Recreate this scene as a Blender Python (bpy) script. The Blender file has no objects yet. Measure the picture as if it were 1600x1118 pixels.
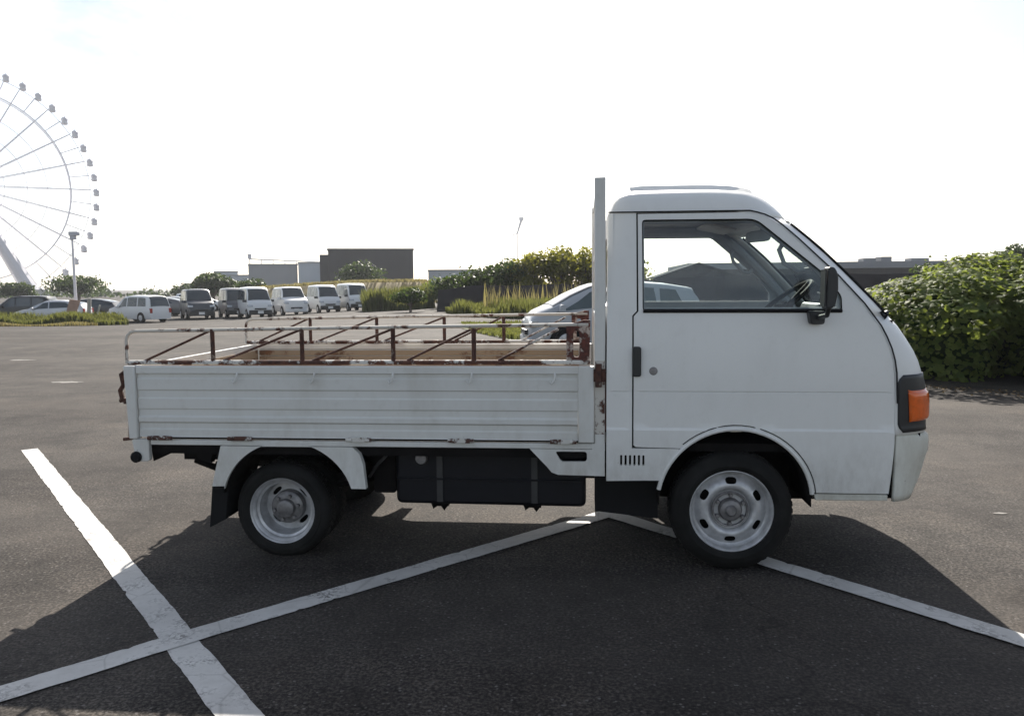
import bpy, bmesh, math, random
import numpy as np
from mathutils import Vector, Matrix
from mathutils.geometry import delaunay_2d_cdt
from math import sin, cos, pi, radians, atan, sqrt, hypot

scene = bpy.context.scene
COL = scene.collection
random.seed(7)
RNG = np.random.default_rng(11)

# ------------------------------------------------------------------ camera
cam_data = bpy.data.cameras.new('camera')
cam = bpy.data.objects.new('camera', cam_data)
COL.objects.link(cam)
cam_data.sensor_width = 36.0
cam_data.lens = 36.0 * 1244 / 1600
cam_data.clip_start = 0.05
cam_data.clip_end = 6000
yaw, pitch, roll = radians(5.3), atan(113 / 1244), -0.0085
fw = Vector((-sin(yaw) * cos(pitch), cos(yaw) * cos(pitch), -sin(pitch)))
r0 = Vector((cos(yaw), sin(yaw), 0))
u0 = r0.cross(fw)
rr = r0 * cos(roll) + u0 * sin(roll)
uu = u0 * cos(roll) - r0 * sin(roll)
cam.matrix_world = Matrix(((rr.x, uu.x, -fw.x, -0.704), (rr.y, uu.y, -fw.y, -3.95),
                           (rr.z, uu.z, -fw.z, 1.435), (0, 0, 0, 1)))
scene.camera = cam

# ------------------------------------------------------------------ sky, sun, exposure
SUN_EL, SUN_AZ = radians(34.5), radians(-1.5)      # azimuth from +Y towards +X
world = bpy.data.worlds.new('World')
scene.world = world
world.use_nodes = True
wn = world.node_tree
bg = wn.nodes['Background']
sky = wn.nodes.new('ShaderNodeTexSky')
sky.sky_type = 'NISHITA'
sky.sun_disc = False
sky.sun_elevation = SUN_EL
sky.sun_rotation = SUN_AZ
sky.air_density = 1.0
sky.dust_density = 1.0
sky.ozone_density = 1.0
# a thin bright veil of cloud takes most of the blue out of the sky
veil = wn.nodes.new('ShaderNodeHueSaturation')
wtc = wn.nodes.new('ShaderNodeTexCoord')
wmp = wn.nodes.new('ShaderNodeMapping'); wmp.inputs['Scale'].default_value = (1.6, 1.6, 4.5); wmp.inputs['Location'].default_value = (0.2, 0.0, 0.0)
wno = wn.nodes.new('ShaderNodeTexNoise'); wno.inputs['Scale'].default_value = 1.3; wno.inputs['Detail'].default_value = 7; wno.inputs['Roughness'].default_value = 0.6
wn.links.new(wtc.outputs['Generated'], wmp.inputs[0]); wn.links.new(wmp.outputs[0], wno.inputs['Vector'])
for sock, lo, hi in (('Value', 0.70, 1.12), ('Saturation', 0.80, 0.40)):
    mr = wn.nodes.new('ShaderNodeMapRange'); mr.inputs['From Min'].default_value = 0.40; mr.inputs['From Max'].default_value = 0.58
    mr.inputs['To Min'].default_value = lo; mr.inputs['To Max'].default_value = hi
    wn.links.new(wno.outputs['Fac'], mr.inputs['Value']); wn.links.new(mr.outputs['Result'], veil.inputs[sock])
wn.links.new(sky.outputs[0], veil.inputs['Color'])
wn.links.new(veil.outputs[0], bg.inputs[0])
bg.inputs[1].default_value = 0.085
sun_data = bpy.data.lights.new('sun', 'SUN')
sun_data.energy = 5.0
sun_data.angle = radians(0.5)
sun_data.color = (1.0, 0.93, 0.83)
sun = bpy.data.objects.new('sun', sun_data)
COL.objects.link(sun)
sdir = Vector((sin(SUN_AZ) * cos(SUN_EL), cos(SUN_AZ) * cos(SUN_EL), sin(SUN_EL)))
sun.rotation_euler = sdir.to_track_quat('Z', 'Y').to_euler()
sun.location = sdir * 50
scene.view_settings.view_transform = 'Standard'
scene.view_settings.look = 'None'
scene.view_settings.gamma = 1
scene.view_settings.use_curve_mapping = False
scene.view_settings.exposure = 1.15
scene.cycles.max_bounces = 8
scene.cycles.transparent_max_bounces = 16
scene.cycles.caustics_reflective = False
scene.cycles.caustics_refractive = False

# ------------------------------------------------------------------ materials
def new_mat(name):
    m = bpy.data.materials.new(name)
    m.use_nodes = True
    nt = m.node_tree
    b = nt.nodes['Principled BSDF']
    return m, nt, b

def N(nt, t, **kw):
    n = nt.nodes.new(t)
    for k, v in kw.items():
        setattr(n, k, v)
    return n

def ramp(nt, fac, stops):
    r = N(nt, 'ShaderNodeValToRGB')
    cr = r.color_ramp
    while len(cr.elements) < len(stops):
        cr.elements.new(0.5)
    for e, (p, c) in zip(cr.elements, stops):
        e.position = p
        e.color = c if len(c) == 4 else (*c, 1)
    nt.links.new(fac, r.inputs[0])
    return r.outputs[0]

def noise(nt, scale, detail=4, rough=0.55, coord='Object', vec=None, stretch=None):
    if vec is None:
        tc = N(nt, 'ShaderNodeTexCoord')
        vec = tc.outputs[coord]
    if stretch:
        mp = N(nt, 'ShaderNodeMapping')
        mp.inputs['Scale'].default_value = stretch
        nt.links.new(vec, mp.inputs[0])
        vec = mp.outputs[0]
    n = N(nt, 'ShaderNodeTexNoise')
    n.inputs['Scale'].default_value = scale
    n.inputs['Detail'].default_value = detail
    n.inputs['Roughness'].default_value = rough
    nt.links.new(vec, n.inputs['Vector'])
    return n.outputs['Fac']

def mix(nt, fac, a, b, mode='MIX'):
    m = N(nt, 'ShaderNodeMix', data_type='RGBA', blend_type=mode)
    for sock, v in ((m.inputs[0], fac), (m.inputs[6], a), (m.inputs[7], b)):
        if hasattr(v, 'links'):
            nt.links.new(v, sock)
        elif isinstance(v, (int, float)):
            sock.default_value = v
        else:
            sock.default_value = v if len(v) == 4 else (*v, 1)
    return m.outputs[2]

def bump(nt, b, h, strength=0.3, dist=0.01):
    n = N(nt, 'ShaderNodeBump')
    n.inputs['Strength'].default_value = strength
    n.inputs['Distance'].default_value = dist
    nt.links.new(h, n.inputs['Height'])
    nt.links.new(n.outputs[0], b.inputs['Normal'])

def simple(name, col, rough=0.5, metal=0.0, var=0.12, scale=6, spec=0.5, coat=0):
    m, nt, b = new_mat(name)
    f = noise(nt, scale, 5)
    lo = tuple(c * (1 - var) for c in col)
    hi = tuple(min(1, c * (1 + var)) for c in col)
    c = ramp(nt, f, [(0.3, lo), (0.7, hi)])
    nt.links.new(c, b.inputs['Base Color'])
    b.inputs['Roughness'].default_value = rough
    b.inputs['Metallic'].default_value = metal
    b.inputs['Specular IOR Level'].default_value = spec
    b.inputs['Coat Weight'].default_value = coat
    return m

def paint(name, col, rough=0.34, dirt=(0.36, 0.33, 0.27), amount=0.35, streak=True):
    """weathered car paint: streaky grime, a little orange peel"""
    m, nt, b = new_mat(name)
    f = noise(nt, 3.5, 6, 0.65, stretch=(1, 1, 0.35) if streak else None)
    g = noise(nt, 22, 4, 0.6)
    k = ramp(nt, f, [(0.48, (0, 0, 0)), (0.8, (amount,) * 3)])
    k2 = ramp(nt, g, [(0.55, (0, 0, 0)), (0.8, (amount * 0.5,) * 3)])
    c = mix(nt, k, col, dirt)
    c = mix(nt, k2, c, dirt)
    # splashed road grime on the lower panels, and a few rust chips there
    geo = N(nt, 'ShaderNodeNewGeometry'); sx = N(nt, 'ShaderNodeSeparateXYZ')
    nt.links.new(geo.outputs['Position'], sx.inputs[0])
    lowz = N(nt, 'ShaderNodeMapRange'); lowz.inputs['From Min'].default_value = 0.78; lowz.inputs['From Max'].default_value = 0.36
    nt.links.new(sx.outputs['Z'], lowz.inputs['Value'])
    spl = ramp(nt, noise(nt, 14, 6, 0.7, stretch=(1, 1, 0.5)), [(0.40, (0, 0, 0)), (0.66, (0.34,) * 3)])
    c = mix(nt, mix(nt, 1.0, lowz.outputs['Result'], spl, 'MULTIPLY'), c, (0.24, 0.205, 0.16))
    chip = ramp(nt, noise(nt, 38, 3, 0.6), [(0.735, (0, 0, 0)), (0.745, (0.9,) * 3)])
    c = mix(nt, mix(nt, 1.0, lowz.outputs['Result'], chip, 'MULTIPLY'), c, (0.10, 0.045, 0.03))
    nt.links.new(c, b.inputs['Base Color'])
    bump(nt, b, noise(nt, 2.6, 2), 0.10, 0.02)
    rr_ = ramp(nt, f, [(0.3, (rough,) * 3), (0.75, (rough + 0.2,) * 3)])
    nt.links.new(rr_, b.inputs['Roughness'])
    return m

def rusty(name, thr=0.5, col=(0.62, 0.60, 0.56), scale=9, rust_a=(0.030, 0.013, 0.011), rust_b=(0.115, 0.045, 0.028)):
    m, nt, b = new_mat(name)
    f = noise(nt, scale, 6, 0.7)
    g = noise(nt, scale * 4, 4)
    rc = ramp(nt, g, [(0.3, rust_a), (0.7, rust_b)])
    k = ramp(nt, f, [(thr - 0.03, (0, 0, 0)), (thr + 0.03, (1, 1, 1))])
    c = mix(nt, k, col, rc)
    nt.links.new(c, b.inputs['Base Color'])
    b.inputs['Roughness'].default_value = 0.75
    bump(nt, b, k, 0.4, 0.003)
    return m

def glass(name, tint, gloss=0.06):
    """thin pane: tinted see-through with a fresnel reflection"""
    m, nt, b = new_mat(name)
    nt.nodes.remove(b)
    out = nt.nodes['Material Output']
    t = N(nt, 'ShaderNodeBsdfTransparent')
    t.inputs[0].default_value = (*tint, 1)
    g = N(nt, 'ShaderNodeBsdfGlossy')
    g.inputs['Roughness'].default_value = 0.03
    lw = N(nt, 'ShaderNodeLayerWeight')
    pw = N(nt, 'ShaderNodeMath', operation='POWER'); pw.inputs[1].default_value = 5
    nt.links.new(lw.outputs['Facing'], pw.inputs[0])
    sc_ = N(nt, 'ShaderNodeMath', operation='MULTIPLY_ADD'); sc_.inputs[1].default_value = 0.9; sc_.inputs[2].default_value = gloss
    nt.links.new(pw.outputs[0], sc_.inputs[0])
    ms = N(nt, 'ShaderNodeMixShader')
    nt.links.new(sc_.outputs[0], ms.inputs[0])
    nt.links.new(t.outputs[0], ms.inputs[1])
    nt.links.new(g.outputs[0], ms.inputs[2])
    nt.links.new(ms.outputs[0], out.inputs[0])
    return m

def leaf_mat(name, a, b_, trans=0.45, rough=0.5):
    m, nt, b = new_mat(name)
    geo = N(nt, 'ShaderNodeNewGeometry')
    c0 = ramp(nt, geo.outputs['Random Per Island'], [(0.0, a), (1.0, b_)])
    f = noise(nt, 0.9, 3)
    c = mix(nt, ramp(nt, f, [(0.35, (0, 0, 0)), (0.65, (0.55,) * 3)]), c0, tuple(x * 0.55 for x in a))
    nt.links.new(c, b.inputs['Base Color'])
    b.inputs['Roughness'].default_value = rough
    b.inputs['Specular IOR Level'].default_value = 0.16
    tr = N(nt, 'ShaderNodeBsdfTranslucent')
    cc = mix(nt, 0.5, c, (b_[0] * 1.7, b_[1] * 1.7, b_[2] * 0.7))
    nt.links.new(cc, tr.inputs[0])
    ms = N(nt, 'ShaderNodeMixShader')
    ms.inputs[0].default_value = trans
    nt.links.new(b.outputs[0], ms.inputs[1])
    nt.links.new(tr.outputs[0], ms.inputs[2])
    nt.links.new(ms.outputs[0], nt.nodes['Material Output'].inputs[0])
    return m

def asphalt_mat():
    m, nt, b = new_mat('asphalt')
    geo = N(nt, 'ShaderNodeNewGeometry')
    P = geo.outputs['Position']
    big = noise(nt, 0.35, 5, 0.6, vec=P)
    mid = noise(nt, 2.2, 6, 0.65, vec=P)
    fine = noise(nt, 70, 3, 0.7, vec=P)
    band = noise(nt, 0.22, 4, 0.6, vec=P, stretch=(0.5, 2.2, 1))
    coarse = noise(nt, 24, 4, 0.75, vec=P)
    c = ramp(nt, fine, [(0.32, (0.010, 0.0093, 0.009)), (0.47, (0.035, 0.0322, 0.030)), (0.62, (0.098, 0.090, 0.083))])
    def times(c, fac, stops):
        return mix(nt, 1.0, c, ramp(nt, fac, stops), 'MULTIPLY')
    c = times(c, coarse, [(0.32, (0.45, 0.45, 0.46)), (0.5, (1, 1, 1)), (0.66, (1.0, 0.97, 0.94))])
    c = times(c, mid, [(0.34, (0.60, 0.59, 0.585)), (0.50, (0.95, 0.93, 0.92)), (0.64, (1.22, 1.18, 1.14))])
    patch = noise(nt, 0.8, 5, 0.7, vec=P)
    c = times(c, patch, [(0.38, (0.72, 0.71, 0.71)), (0.5, (1, 1, 1)), (0.60, (1.28, 1.25, 1.20))])
    scuff = noise(nt, 9, 5, 0.75, vec=P, stretch=(0.6, 1.6, 1))
    c = mix(nt, ramp(nt, scuff, [(0.62, (0, 0, 0)), (0.70, (0.55,) * 3)]), c, (0.12, 0.112, 0.104))
    c = times(c, big, [(0.40, (1, 1, 1)), (0.62, (0.70, 0.67, 0.66))])
    c = mix(nt, ramp(nt, band, [(0.47, (0, 0, 0)), (0.58, (0.30,) * 3)]), c, (0.088, 0.078, 0.069))
    # pale and reddish aggregate stones
    vo = N(nt, 'ShaderNodeTexVoronoi')
    vo.inputs['Scale'].default_value = 55
    nt.links.new(P, vo.inputs['Vector'])
    pick = ramp(nt, vo.outputs['Color'], [(0.62, (0, 0, 0)), (0.72, (1, 1, 1))])
    near = ramp(nt, vo.outputs['Distance'], [(0.22, (1, 1, 1)), (0.36, (0, 0, 0))])
    k = mix(nt, 1.0, pick, near, 'MULTIPLY')
    stone = ramp(nt, noise(nt, 31, 2, vec=P), [(0.4, (0.075, 0.058, 0.046)), (0.6, (0.16, 0.15, 0.145))])
    c = mix(nt, mix(nt, 1.0, k, (0.75, 0.75, 0.75), 'MULTIPLY'), c, stone)
    # cracks: edges of big distorted cells
    wob = N(nt, 'ShaderNodeTexNoise')
    wob.inputs['Scale'].default_value = 2.6
    wob.inputs['Detail'].default_value = 6
    nt.links.new(P, wob.inputs['Vector'])
    add = N(nt, 'ShaderNodeVectorMath', operation='MULTIPLY_ADD')
    nt.links.new(wob.outputs['Color'], add.inputs[0])
    add.inputs[1].default_value = (0.9, 0.9, 0)
    nt.links.new(P, add.inputs[2])
    cr = N(nt, 'ShaderNodeTexVoronoi', feature='DISTANCE_TO_EDGE')
    cr.inputs['Scale'].default_value = 0.42
    nt.links.new(add.outputs[0], cr.inputs['Vector'])
    ck = ramp(nt, cr.outputs['Distance'], [(0.0, (0.40,) * 3), (0.010, (0, 0, 0))])
    crm = ramp(nt, noise(nt, 0.6, 3, vec=P), [(0.42, (0, 0, 0)), (0.52, (1, 1, 1))])
    c = mix(nt, mix(nt, 1.0, ck, crm, 'MULTIPLY'), c, (0.010, 0.009, 0.0085))
    oil = noise(nt, 1.1, 3, 0.5, vec=P)
    c = times(c, oil, [(0.66, (1, 1, 1)), (0.74, (0.55, 0.54, 0.54))])
    nt.links.new(c, b.inputs['Base Color'])
    b.inputs['Roughness'].default_value = 0.9
    b.inputs['Specular IOR Level'].default_value = 0.17
    h = mix(nt, 0.5, fine, near)
    bump(nt, b, h, 0.25, 0.004)
    return m

def line_mat():
    m, nt, b = new_mat('line_paint')
    geo = N(nt, 'ShaderNodeNewGeometry')
    P = geo.outputs['Position']
    f = noise(nt, 6, 6, 0.7, vec=P)
    g = noise(nt, 60, 3, 0.7, vec=P)
    c = ramp(nt, f, [(0.3, (0.46, 0.45, 0.43)), (0.65, (0.60, 0.59, 0.57))])
    worn = ramp(nt, f, [(0.50, (0, 0, 0)), (0.66, (0.85,) * 3)])
    w2 = mix(nt, 1.0, worn, ramp(nt, g, [(0.45, (0, 0, 0)), (0.55, (1, 1, 1))]), 'MULTIPLY')
    c = mix(nt, w2, c, (0.10, 0.095, 0.09))
    tyre_ = noise(nt, 1.4, 4, 0.6, vec=P)
    c = mix(nt, ramp(nt, tyre_, [(0.45, (0, 0, 0)), (0.66, (0.45,) * 3)]), c, (0.26, 0.25, 0.24))
    cr = N(nt, 'ShaderNodeTexVoronoi', feature='DISTANCE_TO_EDGE')
    cr.inputs['Scale'].default_value = 2.3
    nt.links.new(P, cr.inputs['Vector'])
    c = mix(nt, ramp(nt, cr.outputs['Distance'], [(0.0, (0.35,) * 3), (0.012, (0, 0, 0))]), c, (0.16, 0.15, 0.14))
    nt.links.new(c, b.inputs['Base Color'])
    b.inputs['Roughness'].default_value = 0.7
    bump(nt, b, g, 0.12, 0.003)
    return m

M = {}
M['asphalt'] = asphalt_mat()
M['line'] = line_mat()
M['cab_paint'] = paint('cab_paint', (0.75, 0.75, 0.73), 0.28, amount=0.16)
M['bed_paint'] = paint('bed_paint', (0.66, 0.66, 0.635), 0.42, dirt=(0.34, 0.30, 0.23), amount=0.34)
M['bumper_paint'] = paint('bumper_paint', (0.66, 0.66, 0.60), 0.45, dirt=(0.25, 0.21, 0.14), amount=0.5)
M['rust_paint'] = rusty('rust_paint', 0.47)
M['rust_rail'] = rusty('rust_rail', 0.57, scale=11, col=(0.55, 0.52, 0.47))
M['rust'] = rusty('rust', 0.34, col=(0.42, 0.34, 0.27))
M['rust_light'] = rusty('rust_light', 0.50, scale=12)
M['rust_plate'] = rusty('rust_plate', 0.44, scale=14, col=(0.50, 0.42, 0.36), rust_b=(0.15, 0.042, 0.028))
M['rust_stain'] = rusty('rust_stain', 0.54, scale=16, col=(0.56, 0.53, 0.48))
M['bed_inside'] = rusty('bed_inside', 0.56, col=(0.36, 0.27, 0.18), scale=4, rust_b=(0.20, 0.10, 0.05))
M['black'] = simple('black_plastic', (0.018, 0.019, 0.021), 0.45)
M['rubber'] = simple('rubber', (0.009, 0.009, 0.010), 0.8, spec=0.25)
M['tyre'] = simple('tyre_rubber', (0.0135, 0.0132, 0.0128), 0.85, var=0.4, scale=9, spec=0.25)
M['under'] = simple('underbody', (0.008, 0.007, 0.007), 0.9, var=0.35, scale=8, spec=0.2)
M['tank'] = simple('tank_black', (0.007, 0.007, 0.010), 0.55, var=0.2, spec=0.25)
M['rim'] = simple('rim_silver', (0.52, 0.52, 0.53), 0.42, metal=0.4, var=0.22, scale=22)
M['hub'] = simple('hub_grey', (0.22, 0.21, 0.21), 0.5, metal=0.5, var=0.35, scale=30)
M['strap'] = simple('grey_strap', (0.035, 0.034, 0.034), 0.6, var=0.3)
M['chrome'] = simple('chrome', (0.6, 0.6, 0.6), 0.2, metal=1.0)
M['glass'] = glass('window_glass', (0.86, 0.92, 0.91))
M['ws_glass'] = glass('windscreen_glass', (0.84, 0.92, 0.89))
M['amber'] = simple('amber_lens', (0.70, 0.12, 0.012), 0.18, var=0.15, scale=40, coat=0.6)
M['lamp_glass'] = simple('lamp_glass', (0.55, 0.57, 0.58), 0.08, metal=0.4)
M['grey_trim'] = simple('grey_trim', (0.26, 0.265, 0.28), 0.6)
M['headliner'] = simple('headliner', (0.55, 0.53, 0.53), 0.85)
M['seat'] = simple('seat_vinyl', (0.10, 0.10, 0.11), 0.6)
M['white_plain'] = simple('white_plain', (0.72, 0.72, 0.71), 0.4)

# ------------------------------------------------------------------ mesh helpers
class MB:
    def __init__(s):
        s.v = []; s.f = []
    def add(s, vs, fs):
        o = len(s.v)
        s.v += [tuple(v) for v in vs]
        s.f += [tuple(i + o for i in f) for f in fs]
        return s
    def box(s, x0, x1, y0, y1, z0, z1):
        vs = [(x, y, z) for z in (z0, z1) for y in (y0, y1) for x in (x0, x1)]
        return s.add(vs, [(0, 2, 3, 1), (4, 5, 7, 6), (0, 1, 5, 4), (2, 6, 7, 3), (0, 4, 6, 2), (1, 3, 7, 5)])
    def tube(s, pts, r, n=8, cap=True):
        pts = [Vector(p) for p in pts]
        rs = r if isinstance(r, (list, tuple)) else [r] * len(pts)
        vs = []; fs = []
        up = None
        for i, p in enumerate(pts):
            a = pts[max(0, i - 1)]; b = pts[min(len(pts) - 1, i + 1)]
            d = (b - a).normalized()
            if up is None:
                up = Vector((0, 0, 1)) if abs(d.z) < 0.9 else Vector((1, 0, 0))
            e = d.cross(up).normalized(); g = e.cross(d).normalized(); up = g
            for k in range(n):
                t = 2 * pi * k / n
                vs.append(p + (e * cos(t) + g * sin(t)) * rs[i])
        for i in range(len(pts) - 1):
            for k in range(n):
                k2 = (k + 1) % n
                fs.append((i * n + k, i * n + k2, (i + 1) * n + k2, (i + 1) * n + k))
        if cap:
            fs.append(tuple(range(n))[::-1])
            fs.append(tuple(range((len(pts) - 1) * n, len(pts) * n)))
        return s.add(vs, fs)
    def lathe(s, prof, c, n=32, axis='y', a0=0.0):
        """prof: (radius, offset along axis)"""
        vs = []; fs = []
        for (r, o) in prof:
            for k in range(n):
                t = a0 + 2 * pi * k / n
                if axis == 'y':
                    vs.append((c[0] + r * cos(t), c[1] + o, c[2] + r * sin(t)))
                elif axis == 'z':
                    vs.append((c[0] + r * cos(t), c[1] + r * sin(t), c[2] + o))
                else:
                    vs.append((c[0] + o, c[1] + r * cos(t), c[2] + r * sin(t)))
        for i in range(len(prof) - 1):
            for k in range(n):
                k2 = (k + 1) % n
                fs.append((i * n + k, i * n + k2, (i + 1) * n + k2, (i + 1) * n + k))
        return s.add(vs, fs)
    def grid(s, fn, nu, nv, flip=False):
        vs = [fn(i / nu, j / nv) for j in range(nv + 1) for i in range(nu + 1)]
        fs = []
        for j in range(nv):
            for i in range(nu):
                a = j * (nu + 1) + i
                q = (a, a + 1, a + nu + 2, a + nu + 1)
                fs.append(q[::-1] if flip else q)
        return s.add(vs, fs)
    def prism(s, poly, y0, y1):
        """convex-ish XZ polygon extruded along Y"""
        n = len(poly)
        vs = [(x, y0, z) for x, z in poly] + [(x, y1, z) for x, z in poly]
        fs = [tuple(range(n)), tuple(range(n, 2 * n))[::-1]]
        fs += [(i, i + n, (i + 1) % n + n, (i + 1) % n) for i in range(n)]
        return s.add(vs, fs)
    def build(s, name, mat, parent=None, angle=35, bevel=0.0, thick=0.0, fix=True, loc=None, offset=-1):
        me = bpy.data.meshes.new(name)
        me.from_pydata(s.v, [], s.f)
        if fix:
            bm = bmesh.new(); bm.from_mesh(me)
            bmesh.ops.remove_doubles(bm, verts=bm.verts, dist=1e-5)
            bmesh.ops.recalc_face_normals(bm, faces=bm.faces)
            bm.to_mesh(me); bm.free()
        for m in (mat if isinstance(mat, (list, tuple)) else [mat]):
            me.materials.append(m)
        me.shade_smooth()
        me.set_sharp_from_angle(angle=radians(angle))
        o = bpy.data.objects.new(name, me)
        COL.objects.link(o)
        if parent:
            o.parent = parent
        if loc:
            o.location = loc
        if thick:
            md = o.modifiers.new('solid', 'SOLIDIFY'); md.thickness = thick; md.offset = offset
        if bevel:
            md = o.modifiers.new('bevel', 'BEVEL'); md.width = bevel; md.segments = 2
            md.limit_method = 'ANGLE'; md.angle_limit = radians(40)
        return o

def tag(o, label=None, cat=None, group=None, kind=None):
    for k, v in (('label', label), ('category', cat), ('group', group), ('kind', kind)):
        if v:
            o[k] = v
    return o

def thing(name, label, cat, loc=(0, 0, 0), rz=0.0, group=None):
    o = bpy.data.objects.new(name, None)
    o.empty_display_size = 0.3
    COL.objects.link(o)
    o.location = loc; o.rotation_euler = (0, 0, rz)
    return tag(o, label, cat, group)

def copy_tree(o, parent=None):
    c = o.copy(); COL.objects.link(c); c.parent = parent
    for ch in list(o.children):
        copy_tree(ch, c)
    return c

def inside(p, poly):
    x, y = p; r = False; n = len(poly)
    for i in range(n):
        x1, y1 = poly[i]; x2, y2 = poly[(i + 1) % n]
        if (y1 > y) != (y2 > y) and x < (x2 - x1) * (y - y1) / (y2 - y1) + x1:
            r = not r
    return r

def resample(poly, step, closed=True):
    out = []
    n = len(poly)
    for i in range(n if closed else n - 1):
        a = poly[i]; b = poly[(i + 1) % n]
        d = hypot(b[0] - a[0], b[1] - a[1]); k = max(1, int(d / step))
        for j in range(k):
            t = j / k
            out.append((a[0] + (b[0] - a[0]) * t, a[1] + (b[1] - a[1]) * t))
    if not closed:
        out.append(poly[-1])
    return out

def round_poly(poly, r, n=5):
    """round the corners of a closed polygon; r a number or one radius per corner"""
    out = []; m = len(poly)
    for i in range(m):
        p = Vector(poly[i]); a = Vector(poly[i - 1]); b = Vector(poly[(i + 1) % m])
        ri = r[i] if isinstance(r, (list, tuple)) else r
        da = (a - p); db = (b - p)
        ri = min(ri, da.length * 0.48, db.length * 0.48)
        if ri < 1e-4:
            out.append(tuple(p)); continue
        pa = p + da.normalized() * ri; pb = p + db.normalized() * ri
        for k in range(n + 1):
            t = k / n
            out.append(tuple(pa * (1 - t) ** 2 + p * 2 * t * (1 - t) + pb * t * t))
    return out

def panel(mb, outline, holes, front, back, rows=(), step=0.05, rings=()):
    """sheet-metal panel: 2D outline with holes, mapped to a front and a back skin"""
    outline = resample(outline, step); holes = [resample(h, step) for h in holes]
    pts = []; edges = []
    for loop in [outline] + holes:
        o = len(pts); n = len(loop)
        pts += loop
        edges += [(o + i, o + (i + 1) % n) for i in range(n)]
    xs = [p[0] for p in outline]; zs = [p[1] for p in outline]
    gz_ = list(rows) + [min(zs) + step * 1.3 * k for k in range(1, int((max(zs) - min(zs)) / (step * 1.3)) + 1)]
    bnd = np.array(pts)
    for z in gz_:
        for i in range(int((max(xs) - min(xs)) / step) + 1):
            p = (min(xs) + step * i, z)
            if inside(p, outline) and not any(inside(p, h) for h in holes):
                if np.min(np.hypot(bnd[:, 0] - p[0], bnd[:, 1] - p[1])) > 0.012:
                    pts.append(p)
    if rings:                                              # concentric rings of points instead of a square grid
        pts = pts[:len(bnd)]
        for q in rings:
            for k in range(60):
                p = (q * cos(2 * pi * k / 60), q * sin(2 * pi * k / 60))
                if not any(inside(p, h) for h in holes) and np.min(np.hypot(bnd[:, 0] - p[0], bnd[:, 1] - p[1])) > 0.0035:
                    pts.append(p)
    V, Ed, Fc, _, _, _ = delaunay_2d_cdt([Vector(p) for p in pts], edges, [], 0, 1e-6)
    tri = []
    for f in Fc:
        c = sum((V[i] for i in f), Vector((0, 0))) / len(f)
        if inside(c, outline) and not any(inside(c, h) for h in holes):
            tri.append(tuple(f))
    n = len(V)
    if back is None:
        mb.add([front(*v) for v in V], tri)
        return mb
    vs = [front(*v) for v in V] + [back(*v) for v in V]
    cnt = {}
    for f in tri:
        for i in range(3):
            e = (f[i], f[(i + 1) % 3]); k = tuple(sorted(e))
            cnt.setdefault(k, []).append(e)
    fs = list(tri) + [tuple(i + n for i in f[::-1]) for f in tri]
    for k, es in cnt.items():
        if len(es) == 1:
            a, b = es[0]
            fs.append((a, a + n, b + n, b))
    mb.add(vs, fs)
    return mb

def arc(cx, cz, r, a0, a1, n=14):
    return [(cx + r * cos(radians(a0 + (a1 - a0) * i / n)), cz + r * sin(radians(a0 + (a1 - a0) * i / n))) for i in range(n + 1)]

def sm(t):
    t = min(1.0, max(0.0, t)); return t * t * (3 - 2 * t)

def gz(x, y):
    """height of the ground: flat lot that falls away gently towards the far left"""
    return -0.76 * sm((-x - 8) / 20) * sm((y - 20) / 26)

# ------------------------------------------------------------------ ground
def axis(lo, hi, fine_lo, fine_hi, step, grow=1.35):
    a = list(np.arange(fine_lo, fine_hi + 1e-6, step))
    d = step; x = fine_lo
    left = []
    while x > lo:
        d *= grow; x -= d; left.append(max(x, lo))
    d = step; x = fine_hi; right = []
    while x < hi:
        d *= grow; x += d; right.append(min(x, hi))
    return left[::-1] + a + right
gx = axis(-900, 900, -42, 12, 1.5); gy = axis(-60, 1400, -9, 66, 1.5)
mb = MB()
vs = [(x, y, gz(x, y)) for y in gy for x in gx]
nx = len(gx)
fs = [(j * nx + i, j * nx + i + 1, (j + 1) * nx + i + 1, (j + 1) * nx + i) for j in range(len(gy) - 1) for i in range(nx - 1)]
mb.add(vs, fs)
ground = mb.build('ground', M['asphalt'], angle=180, fix=False)
tag(ground, 'worn brownish grey asphalt of the vehicle lot with cracks and pale stones', None, None, 'structure')

def stripe(name, pts, w, z=0.004, rag=0.006, parent=ground, mat=None):
    """painted line along pts with slightly ragged edges"""
    mb = MB(); vs = []; fs = []
    P = resample(pts, 0.022, closed=False)
    wob = [0.0, 0.0]
    for i, p in enumerate(P):
        a = Vector(P[max(0, i - 1)]); b = Vector(P[min(len(P) - 1, i + 1)])
        d = (b - a).normalized(); nrm = Vector((-d.y, d.x))
        for sg in (-1, 1):
            k_ = 0 if sg < 0 else 1
            wob[k_] = wob[k_] * 0.8 + random.uniform(-rag, rag) * 0.32
            nick = -random.uniform(0.005, 0.02) if random.random() < 0.03 else 0
            nick *= 0.6
            q = Vector(p) + nrm * sg * (w / 2 + wob[k_] + nick)
            vs.append((q.x, q.y, z))
    fs = [(2 * i, 2 * i + 2, 2 * i + 3, 2 * i + 1) for i in range(len(P) - 1)]
    mb.add(vs, fs)
    return mb.build(name, mat or M['line'], parent, fix=False)

stripe('painted_line', [(-5.70, 2.70), (-1.87, -1.48), (0.2, -3.75)], 0.132, z=0.003)
stripe('painted_line', [(-4.6, -3.50), (-2.35, -0.93), (-0.53, 1.02)], 0.130, z=0.006)
stripe('painted_line', [(-0.60, 1.02), (1.05, -0.72), (3.6, -3.45)], 0.130, z=0.008)

# ------------------------------------------------------------------ the flatbed truck
W = 1.62
truck = thing('flatbed_truck', 'white single cab flatbed truck with rusty tubular side rails, parked broadside on the painted lines', 'truck', (0, 0, 0))

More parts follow.
